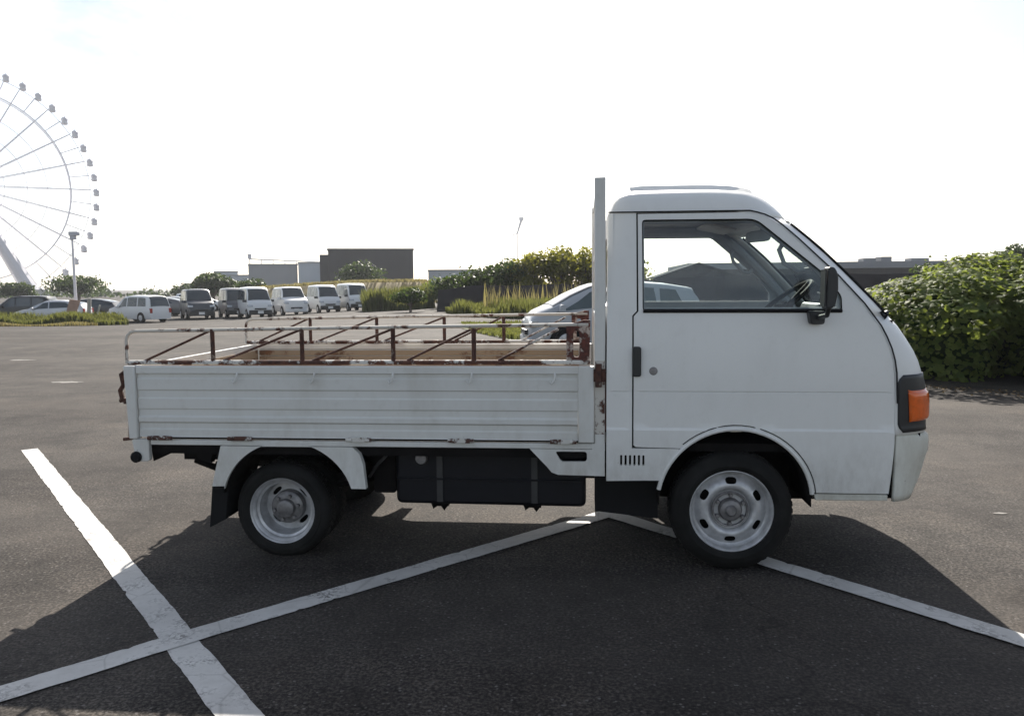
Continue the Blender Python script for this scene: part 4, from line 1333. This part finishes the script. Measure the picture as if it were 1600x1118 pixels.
TREES = [  # x, y, h, r, material, label
    (-9.0, 47.5, 2.1, 1.5, 'leaf_dark', 'low dark green shrub at the left end of the bank hedge'),
    (-7.4, 46.5, 2.5, 1.6, 'leaf_dark', 'dark green shrub second from the left end of the bank hedge'),
    (-5.6, 45.8, 3.1, 1.7, 'leaf_dark', 'mid green shrubby tree where the bank hedge begins to rise'),
    (-3.9, 45.2, 3.5, 1.7, 'leaf_yellow', 'yellowish green shrubby tree left of the tallest one on the bank'),
    (-2.2, 45.0, 4.05, 1.8, 'leaf_yellow', 'tallest shrubby tree on the bank with an airy crown'),
    (-0.5, 44.6, 3.6, 1.7, 'leaf_yellow', 'yellow green shrubby tree beside the truck headboard'),
    (1.4, 44.2, 3.4, 1.7, 'leaf_yellow', 'shrubby tree behind the truck headboard on the bank'),
]
for x, y, h, r, m, lab in TREES:
    tree('shrubby_tree', lab, 'tree', x, y, h, r, M[m], 2400, 0.21, 'shrubby trees along the dark bank', clumps=11, low=0.1)
tree('round_bush', 'round green bush at the left foot of the dark bank', 'bush', -10.7, 41.0, 1.35, 0.95, M['leaf_dark'], 1500, 0.16, clumps=8, low=0.05)
tree('leafy_shrub', 'bright green leafy shrub in front of the dark building corner', 'bush', -11.4, 54, 2.0, 1.5, M['kudzu'], 1500, 0.2, clumps=8, low=0.1)
tree('leafy_shrub', 'small leafy shrub between the round bush and the bank hedge', 'bush', -10.0, 50, 1.7, 1.3, M['leaf_dark'], 1300, 0.2, clumps=8, low=0.1)

# ------------------------------------------------------------------ distant land, trees and buildings
M['bldg_dark'] = simple('dark_cladding', (0.036, 0.036, 0.043), 0.95, var=0.1, scale=0.3, spec=0.08)
M['bldg_pale'] = simple('pale_cladding', (0.36, 0.40, 0.45), 0.7, var=0.06, scale=0.2)
M['bldg_grey'] = simple('grey_cladding', (0.21, 0.22, 0.24), 0.7, var=0.08, scale=0.2)
M['steel'] = simple('painted_steel', (0.82, 0.80, 0.84), 0.5, var=0.05)
M['steel_dark'] = simple('grey_steel', (0.56, 0.55, 0.60), 0.5, var=0.08)
M['concrete'] = simple('concrete', (0.34, 0.33, 0.31), 0.85, var=0.12)
M['board'] = simple('weathered_board', (0.36, 0.23, 0.18), 0.8, var=0.2, scale=3)

def building(name, label, x0, x1, y, depth, z0, z1, mat, bays, cat='building', seams=True, parapet=True):
    root = thing(name, label, cat, ((x0 + x1) / 2, y, z0), math.atan2(-(x0 + x1) / 2, y) if x0 < 0 else 0)
    w = x1 - x0; h = z1 - z0
    MB().box(-w / 2, w / 2, 0, depth, -1, h).build('wall', mat, root)
    for k in range(bays):
        a = -w / 2 + w * k / bays
        MB().box(a + 0.06, a + w / bays - 0.06, -0.12, -0.002, 0.3, h - 0.55).build('wall_panel', mat, root)
    if parapet:
        MB().box(-w / 2 - 0.15, w / 2 + 0.15, -0.25, depth + 0.2, h, h + 0.35).build('parapet', M['bldg_grey'] if mat != M['bldg_dark'] else mat, root)
    return root
bd = building('dark_warehouse', 'large dark grey windowless block behind the parked vans', -48.5, -32.8, 143, 30, -0.76, 8.2, M['bldg_dark'], 9)
MB().box(-9.4, -7.9, 0.5, 20, -1, 8.2).build('side_block', M['bldg_dark'], bd)
bp = building('grey_factory', 'mid grey factory block with a long roof gantry left of the dark block', -93, -80, 210, 30, -0.76, 7.6, M['bldg_grey'], 6)
for k in range(7):
    MB().box(-6.2 + 3.1 * k, -6.0 + 3.1 * k, 1, 1.2, 7.6, 10.1 - 0.12 * k).build('gantry_post', M['steel_dark'], bp)
MB().prism([(-6.3, 9.9), (13, 9.1), (13, 9.35), (-6.3, 10.2)], 0.9, 1.3).build('gantry_beam', M['steel_dark'], bp)
MB().box(-6.6, -5.6, 0.8, 1.4, 10.1, 11.4).build('roof_vent', M['steel_dark'], bp)
building('pale_factory', 'pale bluish factory wall between the grey factory and the dark block', -80, -66, 213, 25, -0.76, 8.0, M['bldg_pale'], 8)
building('low_factory', 'low pale factory at the far left of the skyline buildings', -118, -97, 240, 25, -0.76, 5.2, M['bldg_pale'], 7)
building('low_factory', 'small pale roof step on top of the leftmost factory', -117, -110, 239, 20, -0.76, 6.4, M['bldg_pale'], 3)
building('low_factory', 'low pale hall just right of the dark block', -37, -14, 180, 25, 0, 4.9, M['bldg_pale'], 8)
wh = building('long_warehouse', 'long low warehouse with a pale roof edge beyond the vine bush', 11.5, 42, 92, 22, 0, 3.1, M['bldg_dark'], 14, parapet=False)
MB().box(-15.5, 15.5, -0.5, 22.5, 3.1, 3.85).build('roof_fascia', M['bldg_grey'], wh)
for x, w_, h_ in ((5.2, 1.4, .45), (7.2, 1.2, .6), (10.6, 2.0, .4)):
    MB().box(x, x + w_, 2, 4, 3.85, 3.85 + h_).build('roof_unit', M['bldg_grey'], wh, bevel=0.02)
sh = thing('gabled_shed', 'dark gabled shed roof seen through the cab windows', 'shed', (8.4, 62, 0))
MB().prism([(-3.0, 0), (3.0, 0), (3.0, 2.0), (0, 3.0), (-3.0, 2.0)], 0, 8).build('wall', M['bldg_dark'], sh)
for sg in (-1, 1):
    MB().prism([(0, 3.16), (0, 3.05), (sg * 3.5, 1.90), (sg * 3.5, 2.0)], -0.4, 8.4).build('roof', M['bldg_dark'], sh)

mb = MB()
def ridge(a, b):
    x = -43 + 27 * a; y = 78 + 2 * b * 4 - 0.1 * (x + 30)
    h = (2.05 + 0.75 * sm(a * 1.3) + 0.08 * sin(x * 0.9)) * sm(min(1, (1 - a) * 14)) * sm(a * 4)
    return (x, y, -0.8 + [0, 0.55, 1.0, 1.0, 0][int(round(b * 4))] * h)
mb.grid(ridge, 60, 4)
tag(mb.build('levee', M['dry_turf'], None, 60), 'low levee with dry yellowish grass behind the vans', None, None, 'structure')
P = [(x, y) for x, y in ((random.uniform(-43, -16), 0) for _ in range(6000))]
pp = []
for x, _ in P:
    y = 78 - 0.1 * (x + 30) + random.uniform(1, 6)
    a = (x + 43) / 27
    pp.append((x, y, -0.8 + (1.95 + 0.75 * sm(a * 1.3)) * sm(min(1, (1 - a) * 14)) * sm(a * 4)))
tag(blades('levee_grass', pp, [random.uniform(0.1, 0.42) for _ in pp], M['grass_dry'], None, 0.05), 'dry grass fringe on the levee crest', 'grass', None, 'stuff')

for x, y, h, r, lab, m in ((-77, 110, 3.6, 3.6, 'broad flat topped dark tree right of the ferris wheel foot', 'leaf_dark'),
                           (-88, 112, 2.6, 2.4, 'low dark tree at the foot of the ferris wheel leg', 'leaf_dark'),
                           (-96, 112, 2.4, 3.0, 'dark tree at the left picture edge behind the cars', 'leaf_dark'),
                           (-48.5, 95, 3.4, 2.3, 'dark round tree in front of the leftmost factory', 'leaf_dark'),
                           (-44.0, 96, 2.6, 2.0, 'lower dark tree beside the round one near the factories', 'leaf_dark'),
                           (-31.5, 104, 4.9, 2.9, 'dark tree in front of the left half of the dark block', 'leaf_dark'),
                           (-58, 120, 2.6, 2.6, 'small dark tree behind the far car roofs', 'leaf_dark'),
                           (-66, 122, 2.3, 2.0, 'smallest dark tree behind the far car roofs', 'leaf_dark'),
                           (31.5, 59, 4.3, 1.6, 'dark tree crown above the vine bush at the right picture edge', 'leaf_dark'),
                           (28.4, 60, 3.5, 1.5, 'lower leafy treetop left of the dark crown above the vine bush', 'leaf_yellow'),
                           (25.8, 60, 2.9, 1.4, 'small spiky treetop above the middle of the vine bush', 'leaf_dark')):
    tree('distant_tree', lab, 'tree', x, y, h + (0.76 if x < -20 else 0), r, M[m], 3200, 0.34 if y > 80 else 0.25, None, clumps=12, low=0.15, flat=0.9)

# far scrub on the horizon
pts = []; nr = []
for k in range(120):
    x = -190 + 3.4 * k + random.uniform(-1, 1); y = 190 + random.uniform(-10, 25)
    p, q = ellip_points(60, (x, y, -0.3), (random.uniform(2, 5), 2.5, random.uniform(0.9, 2.4)), 0.2, -0.1, 0.4)
    pts.append(p); nr.append(q)
tag(leaf_mesh('distant_scrub', np.concatenate(pts), np.concatenate(nr), 0.9, M['leaf_dark'], None, jitter=0.6), 'low band of far scrub along the horizon', 'scrub')

# ------------------------------------------------------------------ ferris wheel
FW = Vector((-219.8, 262, 38.2))
fwh = thing('ferris_wheel', 'tall pale ferris wheel cut by the left picture edge', 'ferris wheel', (FW.x, FW.y, -0.76), radians(39.6 - 90 + 90 - 5))
ang = math.atan2(FW.x + 0.7, FW.y + 3.95)
fwh.rotation_euler = (0, 0, -ang)
HZ = FW.z + 0.76
def ringm(r, t, yy=(-1.6, 1.6), n=96):
    mb = MB()
    for y in yy:
        mb.tube([(r * cos(2 * pi * k / n), y, HZ + r * sin(2 * pi * k / n)) for k in range(n + 1)], t, 6, cap=False)
    return mb
ringm(34.0, 0.24).build('main_ring', M['steel'], fwh)
ringm(40.5, 0.14, (0,)).build('outer_ring', M['steel'], fwh)
for r in (26.5, 20.0, 13.0):
    ringm(r, 0.13, (0,)).build('inner_ring', M['steel'], fwh)
for k in range(24):
    a = 2 * pi * k / 24 + 0.02
    sp = MB()
    for y in (-1.6, 1.6):
        sp.tube([(2.0 * cos(a), y * 1.5, HZ + 2.0 * sin(a)), (34 * cos(a), y, HZ + 34 * sin(a)), (41 * cos(a), y * 0.4, HZ + 41 * sin(a))], [0.19, 0.16, 0.13], 5)
    sp.build('spoke', M['steel'], fwh)
    a2 = a + pi / 24
    MB().tube([(34 * cos(a2), 0, HZ + 34 * sin(a2)), (41 * cos(a2), 0, HZ + 41 * sin(a2))], 0.2, 5).build('short_spoke', M['steel'], fwh)
MB().lathe([(0, -4), (2.6, -4), (2.9, -3), (2.9, 3), (2.6, 4), (0, 4)], (0, 0, HZ), 24).build('hub', M['steel'], fwh)
gproto = MB()
gproto.lathe([(0, 1.35), (0.7, 1.3), (1.1, 0.9), (1.15, 0.2)], (0, 0, 0), 12, 'z')
gproto.lathe([(1.0, 0.2), (1.0, -0.55)], (0, 0, 0), 12, 'z')
gproto.lathe([(1.15, -0.55), (1.1, -1.1), (0.7, -1.4), (0, -1.45)], (0, 0, 0), 12, 'z')
gproto.tube([(0, 0, 1.3), (0, 0, 1.9)], 0.15, 6)
g0 = gproto.build('gondola', M['steel_dark'], fwh)
for k in range(48):
    a = 2 * pi * k / 48 + 0.02
    g = g0 if k == 0 else g0.copy()
    if k:
        COL.objects.link(g); g.parent = fwh
    g.location = (42.6 * cos(a), 0, HZ + 42.6 * sin(a) - 0.9)
for yy in (-9, 9):
    for sx in (-1, 1):
        lg = MB()
        lg.tube([(sx * 0.8, yy * 0.45, HZ), (sx * 10.2, yy * 0.8, HZ * 0.5), (sx * 19.7, yy, 0)], [1.0, 1.7, 2.5], 8)
        lg.build('support_leg', M['steel_dark'], fwh)
MB().box(-30, 30, -12, 12, 0, 2.2).build('boarding_deck', M['concrete'], fwh)

# ------------------------------------------------------------------ pole, board, posts, pylon, crane
po = thing('lamp_pole', 'slim grey lamp pole rising from the weeds near the ferris wheel', 'lamp pole', (-30.6, 40.5, gz(-30.6, 40.5)))
MB().tube([(0, 0, 0), (0, 0, 3), (0, 0, 5.3)], [0.10, 0.075, 0.06], 8).build('mast', M['steel'], po)
MB().box(-0.16, 0.42, -0.12, 0.12, 5.22, 5.46).build('lamp_head', M['steel_dark'], po, bevel=0.03)
MB().prism([(-0.10, 5.0), (0.22, 5.0), (0.22, 5.22), (-0.10, 5.22)], -0.1, 0.1).build('speaker_box', M['steel_dark'], po, bevel=0.02)
bo = MB(); bo.prism([(-0.55, 0.0), (0.05, 0.0), (0.62, 1.42), (-0.02, 1.50)], -0.03, 0.03)
b_ = bo.build('leaning_board', M['board'], None, bevel=0.01, loc=(-30.2, 39.4, gz(-30.2, 39.4)))
tag(b_, 'pinkish brown board leaning over in the weeds by the lamp pole', 'board')
for x, y, dx, h, lab in ((-29.4, 39.8, 0.10, 1.55, 'thick pale post just right of the leaning board'), (-28.9, 39.6, 0.35, 1.15, 'thin pale stake tilting in the weeds'), (-28.4, 39.5, -0.3, 0.75, 'short pale stake lowest in the weeds')):
    p = MB().tube([(0, 0, 0), (dx, 0, h)], 0.11 if h > 1.3 else 0.05, 8).build('stake', M['concrete'], None, loc=(x, y, gz(x, y)))
    tag(p, lab, 'stake')
py = thing('pylon', 'thin far pylon on the horizon above the white minivan', 'pylon', (-172, 395, -0.76))
for sg in (-1, 1):
    MB().tube([(sg * 1.6, 0, 0), (sg * 0.25, 0, 13)], [0.25, 0.12], 5).build('leg', M['steel_dark'], py)
for z in (9.5, 11.5):
    MB().box(-1.6, 1.6, -0.1, 0.1, z, z + 0.25).build('cross_arm', M['steel_dark'], py)
cr = thing('tower_crane', 'tiny far crane jib above the bank trees', 'crane', (-42, 500, 0))
MB().tube([(-1.5, 0, -1), (-1.5, 0, 34)], 0.35, 5).build('mast', M['steel'], cr)
MB().tube([(-1.5, 0, 34), (1.2, 0, 42.5)], [0.5, 0.9], 5).build('jib', M['steel_dark'], cr)
MB().box(-0.2, 2.6, -1, 1, 42, 44).build('jib_head', M['steel_dark'], cr)
MB().tube([(1.2, 0, 42.5), (4, 0, 37.5)], 0.12, 4).build('hoist_line', M['steel'], cr)
MB().tube([(-1.5, 0, 34), (-4.5, 0, 33)], 0.4, 5).build('counter_jib', M['steel'], cr)

M['scrap'] = simple('worn_paint', (0.20, 0.19, 0.175), 0.85, var=0.4, scale=25)
# old scraps of paint left on the asphalt
for x, y, w_, h_ in ((-8.7, 7.63, 0.26, 0.10), (1.86, 1.14, 0.05, 0.02), (-12.2, 11.3, 0.3, 0.12), (2.5, 5.2, 0.22, 0.05)):
    mb = MB(); k = 16
    ring_ = [(x + w_ * cos(2 * pi * i / k) * random.uniform(0.55, 1.1), y + h_ * sin(2 * pi * i / k) * random.uniform(0.5, 1.2), 0.004) for i in range(k)]
    mb.add([(x, y, 0.004)] + ring_, [(0, 1 + i, 1 + (i + 1) % k) for i in range(k)])
    mb.build('paint_scrap', M['scrap'], ground, fix=False)

# ------------------------------------------------------------------ parked vehicles
def car_paint(name, col, rough=0.3, metal=0.0):
    m, nt, b = new_mat(name)
    b.inputs['Base Color'].default_value = (*col, 1)
    f = noise(nt, 2.0, 4)
    nt.links.new(ramp(nt, f, [(0.3, (rough,) * 3), (0.7, (rough + 0.18,) * 3)]), b.inputs['Roughness'])
    b.inputs['Metallic'].default_value = metal
    b.inputs['Coat Weight'].default_value = 0.3
    return m
CP = {'white': car_paint('car_white', (0.68, 0.69, 0.70)), 'silver': car_paint('car_silver', (0.50, 0.51, 0.54), 0.35, 0.35), 'navy': car_paint('car_navy', (0.02, 0.026, 0.04)),
      'black': car_paint('car_black', (0.013, 0.013, 0.015)), 'pale': car_paint('car_pale_grey', (0.38, 0.40, 0.43)), 'grey': car_paint('car_grey', (0.12, 0.12, 0.13))}
M['car_glass'] = simple('dark_car_glass', (0.030, 0.040, 0.046), 0.06, var=0.2, scale=1, spec=0.8)
M['side_glass'] = simple('tinted_side_glass', (0.07, 0.095, 0.10), 0.08, var=0.2, scale=1, spec=0.5)
M['tail_red'] = simple('tail_red', (0.35, 0.02, 0.015), 0.2)
PRO = {
 'sedan': dict(z0=0.22, wx=(0.85, 3.45), wr=0.315, st=[(0, .58, .48, .60), (.06, .68, .55, .72), (.22, .76, .63, .80), (.6, .86, .72, .86), (1.0, .93, .80, .875), (1.15, 1.0, .86, .875), (1.7, 1.30, .88, .875), (2.05, 1.43, .89, .875),
        (2.5, 1.475, .90, .875), (3.0, 1.47, .92, .875), (3.5, 1.41, .95, .87), (4.0, 1.31, .98, .85), (4.3, 1.22, .98, .82), (4.42, .98, .80, .80), (4.5, .80, .6, .74)],
        ws=(1.16, 2.0), side=[((1.25, 1.95), (2.28, 2.28), 2), ((2.36, 2.36), (3.85, 3.4), 3)], rear=(3.55, 4.28)),
 'kei_van': dict(z0=0.24, wx=(0.48, 2.75), wr=0.27, st=[(0, .66, .5, .60), (.04, .88, .7, .68), (.12, .98, .85, .715), (.25, 1.06, .93, .73), (.62, 1.62, .97, .735), (.80, 1.80, .98, .735), (1.1, 1.87, .99, .737), (2.2, 1.885, 1.0, .737), (3.1, 1.86, 1.0, .735), (3.22, 1.78, 1.0, .725), (3.3, 1.2, .9, .71), (3.34, .6, .5, .68)],
        ws=(.27, .74), side=[((.42, .85), (1.35, 1.35), 2), ((1.42, 1.42), (2.25, 2.25), 2), ((2.32, 2.32), (3.12, 3.08), 2)], rear=(3.12, 3.3)),
 'hatch': dict(z0=0.22, wx=(0.72, 3.0), wr=0.30, st=[(0, .60, .48, .60), (.05, .80, .58, .72), (.2, .92, .72, .80), (.42, 1.01, .88, .84), (.85, 1.25, .92, .845), (1.25, 1.42, .935, .845), (1.65, 1.50, .94, .845), (2.2, 1.50, .95, .845), (2.8, 1.45, .97, .84), (3.3, 1.37, 1.0, .82), (3.40, 1.20, 1.0, .81), (3.52, .95, .80, .79), (3.58, .6, .5, .75)],
        ws=(.46, 1.36), side=[((.50, 1.20), (1.72, 1.72), 2), ((1.80, 1.80), (2.55, 2.5), 2), ((2.62, 2.62), (3.1, 2.95), 3)], rear=(3.32, 3.44)),
 'box_van': dict(z0=0.24, wx=(0.62, 2.9), wr=0.29, st=[(0, .70, .5, .66), (.05, .95, .7, .74), (.20, 1.04, .88, .78), (.55, 1.12, .96, .80), (1.0, 1.66, 1.0, .80), (1.2, 1.80, 1.01, .80), (1.6, 1.84, 1.02, .80), (3.2, 1.82, 1.02, .80), (3.5, 1.74, 1.02, .79), (3.62, 1.2, .92, .77), (3.66, .6, .5, .74)],
        ws=(.60, 1.14), side=[((.85, 1.22), (1.75, 1.75), 2), ((1.82, 1.82), (2.6, 2.6), 2), ((2.68, 2.68), (3.4, 3.35), 2)], rear=(3.5, 3.62)),
 'minivan': dict(z0=0.22, wx=(0.85, 3.55), wr=0.31, st=[(0, .62, .5, .62), (.06, .78, .6, .74), (.25, .90, .75, .81), (.7, 1.0, .86, .84), (.95, 1.08, .92, .845), (1.55, 1.55, .94, .85), (1.85, 1.70, .95, .85), (2.4, 1.76, .96, .85), (3.6, 1.75, .97, .848), (4.15, 1.68, .97, .835), (4.3, 1.5, .97, .82), (4.42, .95, .8, .80), (4.46, .6, .5, .76)],
        ws=(.98, 1.75), side=[((1.2, 1.75), (2.1, 2.1), 2), ((2.2, 2.2), (3.15, 3.15), 2), ((3.25, 3.25), (4.05, 3.95), 2)], rear=(4.16, 4.40)),
}
def make_vehicle(name, kind, col, label, cat, x, y, rz, group=None, dark_bumper=False, sc=1.0):
    pr = PRO[kind]; st = pr['st']; L = st[-1][0]; z0 = pr['z0']
    X = [s[0] for s in st]
    def ring(xx):
        zt, zb, w = (float(np.interp(xx, X, [s[i] for s in st])) for i in (1, 2, 3))
        zb = min(zb, zt - 0.06)
        wt = w * (1 - 0.15 * min(1, max(0, (zt - zb - 0.06) / 0.5))) - 0.01
        zm = (z0 + zb) / 2 + 0.06
        half = [(w * 0.93, z0), (w * 0.985, z0 + 0.1), (w, zm), (w * 0.985, zb), (wt, zt - 0.075 if zt - zb > .2 else zt - 0.03), (wt - 0.075, zt - 0.012), (wt * 0.45, zt + 0.012)]
        return [(-a, b) for a, b in half] + [(0, zt + 0.018)] + half[::-1]
    def shell(xx, k):
        r = ring(xx); i = min(int(k), len(r) - 2); t = k - i
        return (xx, r[i][0] * (1 - t) + r[i + 1][0] * t, r[i][1] * (1 - t) + r[i + 1][1] * t)
    root = thing(name, label, cat, (x, y, gz(x, y)), rz, group)
    root.scale = (sc,) * 3
    def put(o):
        o.location = (-L / 2, 0, 0); return o
    xs = sorted(set(X + [a + (b - a) * t for a, b in zip(X, X[1:]) for t in ((0.5,) if b - a > 0.3 else ())]))
    mb = MB(); nr = 15
    vs_ = [(xx, *p) for xx in xs for p in ring(xx)]
    fs_ = [(i * nr + k, i * nr + k + 1, (i + 1) * nr + k + 1, (i + 1) * nr + k) for i in range(len(xs) - 1) for k in range(nr - 1)]
    fs_ += [tuple(range(nr)), tuple(range((len(xs) - 1) * nr, len(xs) * nr))[::-1]]
    fs_ += [(i * nr, (i + 1) * nr, (i + 1) * nr + nr - 1, i * nr + nr - 1) for i in range(len(xs) - 1)]
    mb.add(vs_, fs_)
    body = put(mb.build('body', CP[col], root, 40, bevel=0))
    a, b = pr['ws']
    g = MB().grid(lambda u, v: tuple(Vector(shell(a + (b - a) * v, 4.6 + 4.8 * u)) + Vector((-0.008, 0, 0.010))), 12, 5)
    put(g.build('windscreen', M['car_glass'], root))
    a2, b2 = pr['rear']
    g = MB().grid(lambda u, v: tuple(Vector(shell(a2 + (b2 - a2) * v, 4.8 + 4.4 * u)) + Vector((0.012, 0, 0.006))), 12, 5)
    put(g.build('rear_window', M['car_glass'], root))
    for sd in (0, 1):
        for (b0, t0), (b1, t1), _ in pr['side']:
            def sw(u, v, sd=sd, b0=b0, t0=t0, b1=b1, t1=t1):
                k = 3.12 + 0.80 * v
                lo = b0 + (t0 - b0) * v; hi = b1 + (t1 - b1) * v
                p = shell(lo + (hi - lo) * u, k if sd == 0 else 14 - k)
                return (p[0], p[1] + (-0.008 if sd == 0 else 0.008), p[2])
            put(MB().grid(sw, 5, 3).build('side_window', M['side_glass'] if kind == 'hatch' else M['car_glass'], root))
        yw = (-1 if sd == 0 else 1)
        for wx in pr['wx']:
            w = float(np.interp(wx, X, [s[3] for s in st])); R = pr['wr']
            ar = MB().lathe([(0, yw * 0.004), (R * 1.16, yw * 0.004), (R * 1.16, -yw * 0.1)], (wx, yw * w, R + 0.01), 24)
            put(ar.build('wheel_arch', M['rubber'], root))
            wl_ = MB().lathe([(0, yw * 0.02), (R * 0.60, yw * 0.02), (R * 0.64, yw * 0.028), (R * 0.9, yw * 0.03), (R, yw * 0.005), (R, -yw * 0.17), (0, -yw * 0.17)], (wx, yw * w, R), 24)
            wo = put(wl_.build('wheel', M['tyre'], root))
            hc = MB().lathe([(0, yw * 0.034), (R * 0.35, yw * 0.034), (R * 0.58, yw * 0.030), (R * 0.62, yw * 0.02)], (wx, yw * w, R), 20)
            hc.build('hubcap', M['rim'], wo)
        # lamps, mirror
        s_ = -1 if sd == 0 else 1
        w0 = float(np.interp(0.06, X, [s[3] for s in st])); zl = float(np.interp(0.06, X, [s[1] for s in st])) - 0.10
        hl2 = MB().prism(round_poly([(-0.02, zl - 0.11), (0.16, zl - 0.09), (0.20, zl + 0.04), (0.03, zl + 0.02)], 0.03, 3), s_ * (w0 - 0.26), s_ * (w0 + 0.035))
        put(hl2.build('headlight', M['lamp_glass'], root, bevel=0.01))
        wr_ = st[-1][3]
        tl = MB().box(L - 0.10, L + 0.01, min(s_ * (wr_ - 0.14), s_ * (wr_ + 0.03)), max(s_ * (wr_ - 0.14), s_ * (wr_ + 0.03)), 0.62, 0.92)
        put(tl.build('tail_light', M['tail_red'], root, bevel=0.01))
        mx = pr['side'][0][0][0] + 0.12; wv = float(np.interp(mx, X, [s[3] for s in st])); zv = float(np.interp(mx, X, [s[2] for s in st])) + 0.08
        mr = MB().prism(round_poly([(mx - 0.08, zv - 0.07), (mx + 0.05, zv - 0.06), (mx + 0.05, zv + 0.07), (mx - 0.04, zv + 0.08)], 0.03, 3), s_ * (wv - 0.02), s_ * (wv + 0.19))
        put(mr.build('door_mirror', M['black'] if kind == 'kei_van' else CP[col], root, bevel=0.015))
    wf = st[1][3]
    bp_ = MB().box(-0.05, 0.16, -wf * 0.98, wf * 0.98, z0 - 0.02, 0.50 if dark_bumper else 0.40)
    put(bp_.build('front_bumper', M['black'] if dark_bumper else CP[col], root, bevel=0.03))
    gr_ = MB().box(-0.062, 0.0, -wf * 0.5, wf * 0.5, 0.44 if not dark_bumper else 0.54, 0.54 if not dark_bumper else 0.62)
    put(gr_.build('grille', M['black'], root, bevel=0.01))
    put(MB().box(-0.075, -0.05, -0.165, 0.165, 0.30, 0.46).build('number_plate', M['white_plain'], root))
    return root

make_vehicle('parked_car', 'hatch', 'pale', 'silver hatchback facing left behind the truck headboard', 'car', -0.18, 12.85, radians(11))
PH = radians(125)
row = 'vans parked in the far row'
VANS = [('box_van', 'parked_van', 'navy', -28.8, 51.6, 'dark navy van right beside the white minivan in the row', True),
        ('kei_van', 'parked_van', 'grey', -26.9, 53.6, 'grey van half hidden between the navy van and the nearest white van', True),
        ('kei_van', 'parked_van', 'white', -24.3, 51.2, 'nearest white van with a black bumper in the middle of the row', True),
        ('box_van', 'parked_van', 'white', -23.4, 55.6, 'all white van with a white bumper in the row', False),
        ('kei_van', 'parked_van', 'white', -21.6, 58.2, 'white van with black bumper next to the rightmost van', True),
        ('kei_van', 'parked_van', 'white', -19.5, 59.2, 'rightmost white van of the row beside the grass slope', True)]
make_vehicle('parked_minivan', 'minivan', 'white', 'white minivan with its rear towards the lot, left end of the row beside the weeds', 'van', -30.3, 46.6, radians(-24), row)
for kind, nm, col, x, y, lab, db in VANS:
    make_vehicle(nm, kind, col, lab, 'van', x, y, PH, row, db, 1.16)
cars = 'cars parked at the far left'
for kind, col, x, y, rz, lab in (('sedan', 'silver', -36.2, 46.4, 12, 'silver car nearest the leaning board, facing left'),
                                 ('minivan', 'black', -40.3, 49.0, 10, 'black minivan at the left picture edge'),
                                 ('sedan', 'navy', -37.4, 52.0, 10, 'dark blue car behind the silver one'),
                                 ('sedan', 'grey', -35.2, 57.5, 10, 'dark grey car behind the lamp pole'),
                                 ('sedan', 'pale', -36.5, 63.5, 200, 'pale grey car behind the minivan in the gap right of the pole'),
                                 ('minivan', 'white', -37.8, 70.0, 200, 'white minivan farthest back behind the row')):
    make_vehicle('parked_car', kind, col, lab, 'car', x, y, radians(rz), cars)

# ------------------------------------------------------------------ hazy air
hz = MB().box(-1000, 1000, -80, 1500, -1.9, 92)
hm = bpy.data.materials.new('hazy_air'); hm.use_nodes = True
hn = hm.node_tree; hn.nodes.remove(hn.nodes['Principled BSDF'])
pvn = hn.nodes.new('ShaderNodeVolumePrincipled')
pvn.inputs['Color'].default_value = (0.90, 0.94, 1.0, 1)
pvn.inputs['Density'].default_value = 0.0003
pvn.inputs['Anisotropy'].default_value = 0.3
hn.links.new(pvn.outputs[0], hn.nodes['Material Output'].inputs['Volume'])
ho = hz.build('haze', hm, None, 180)
tag(ho, 'pale thin haze over the whole lot', None, None, 'stuff')
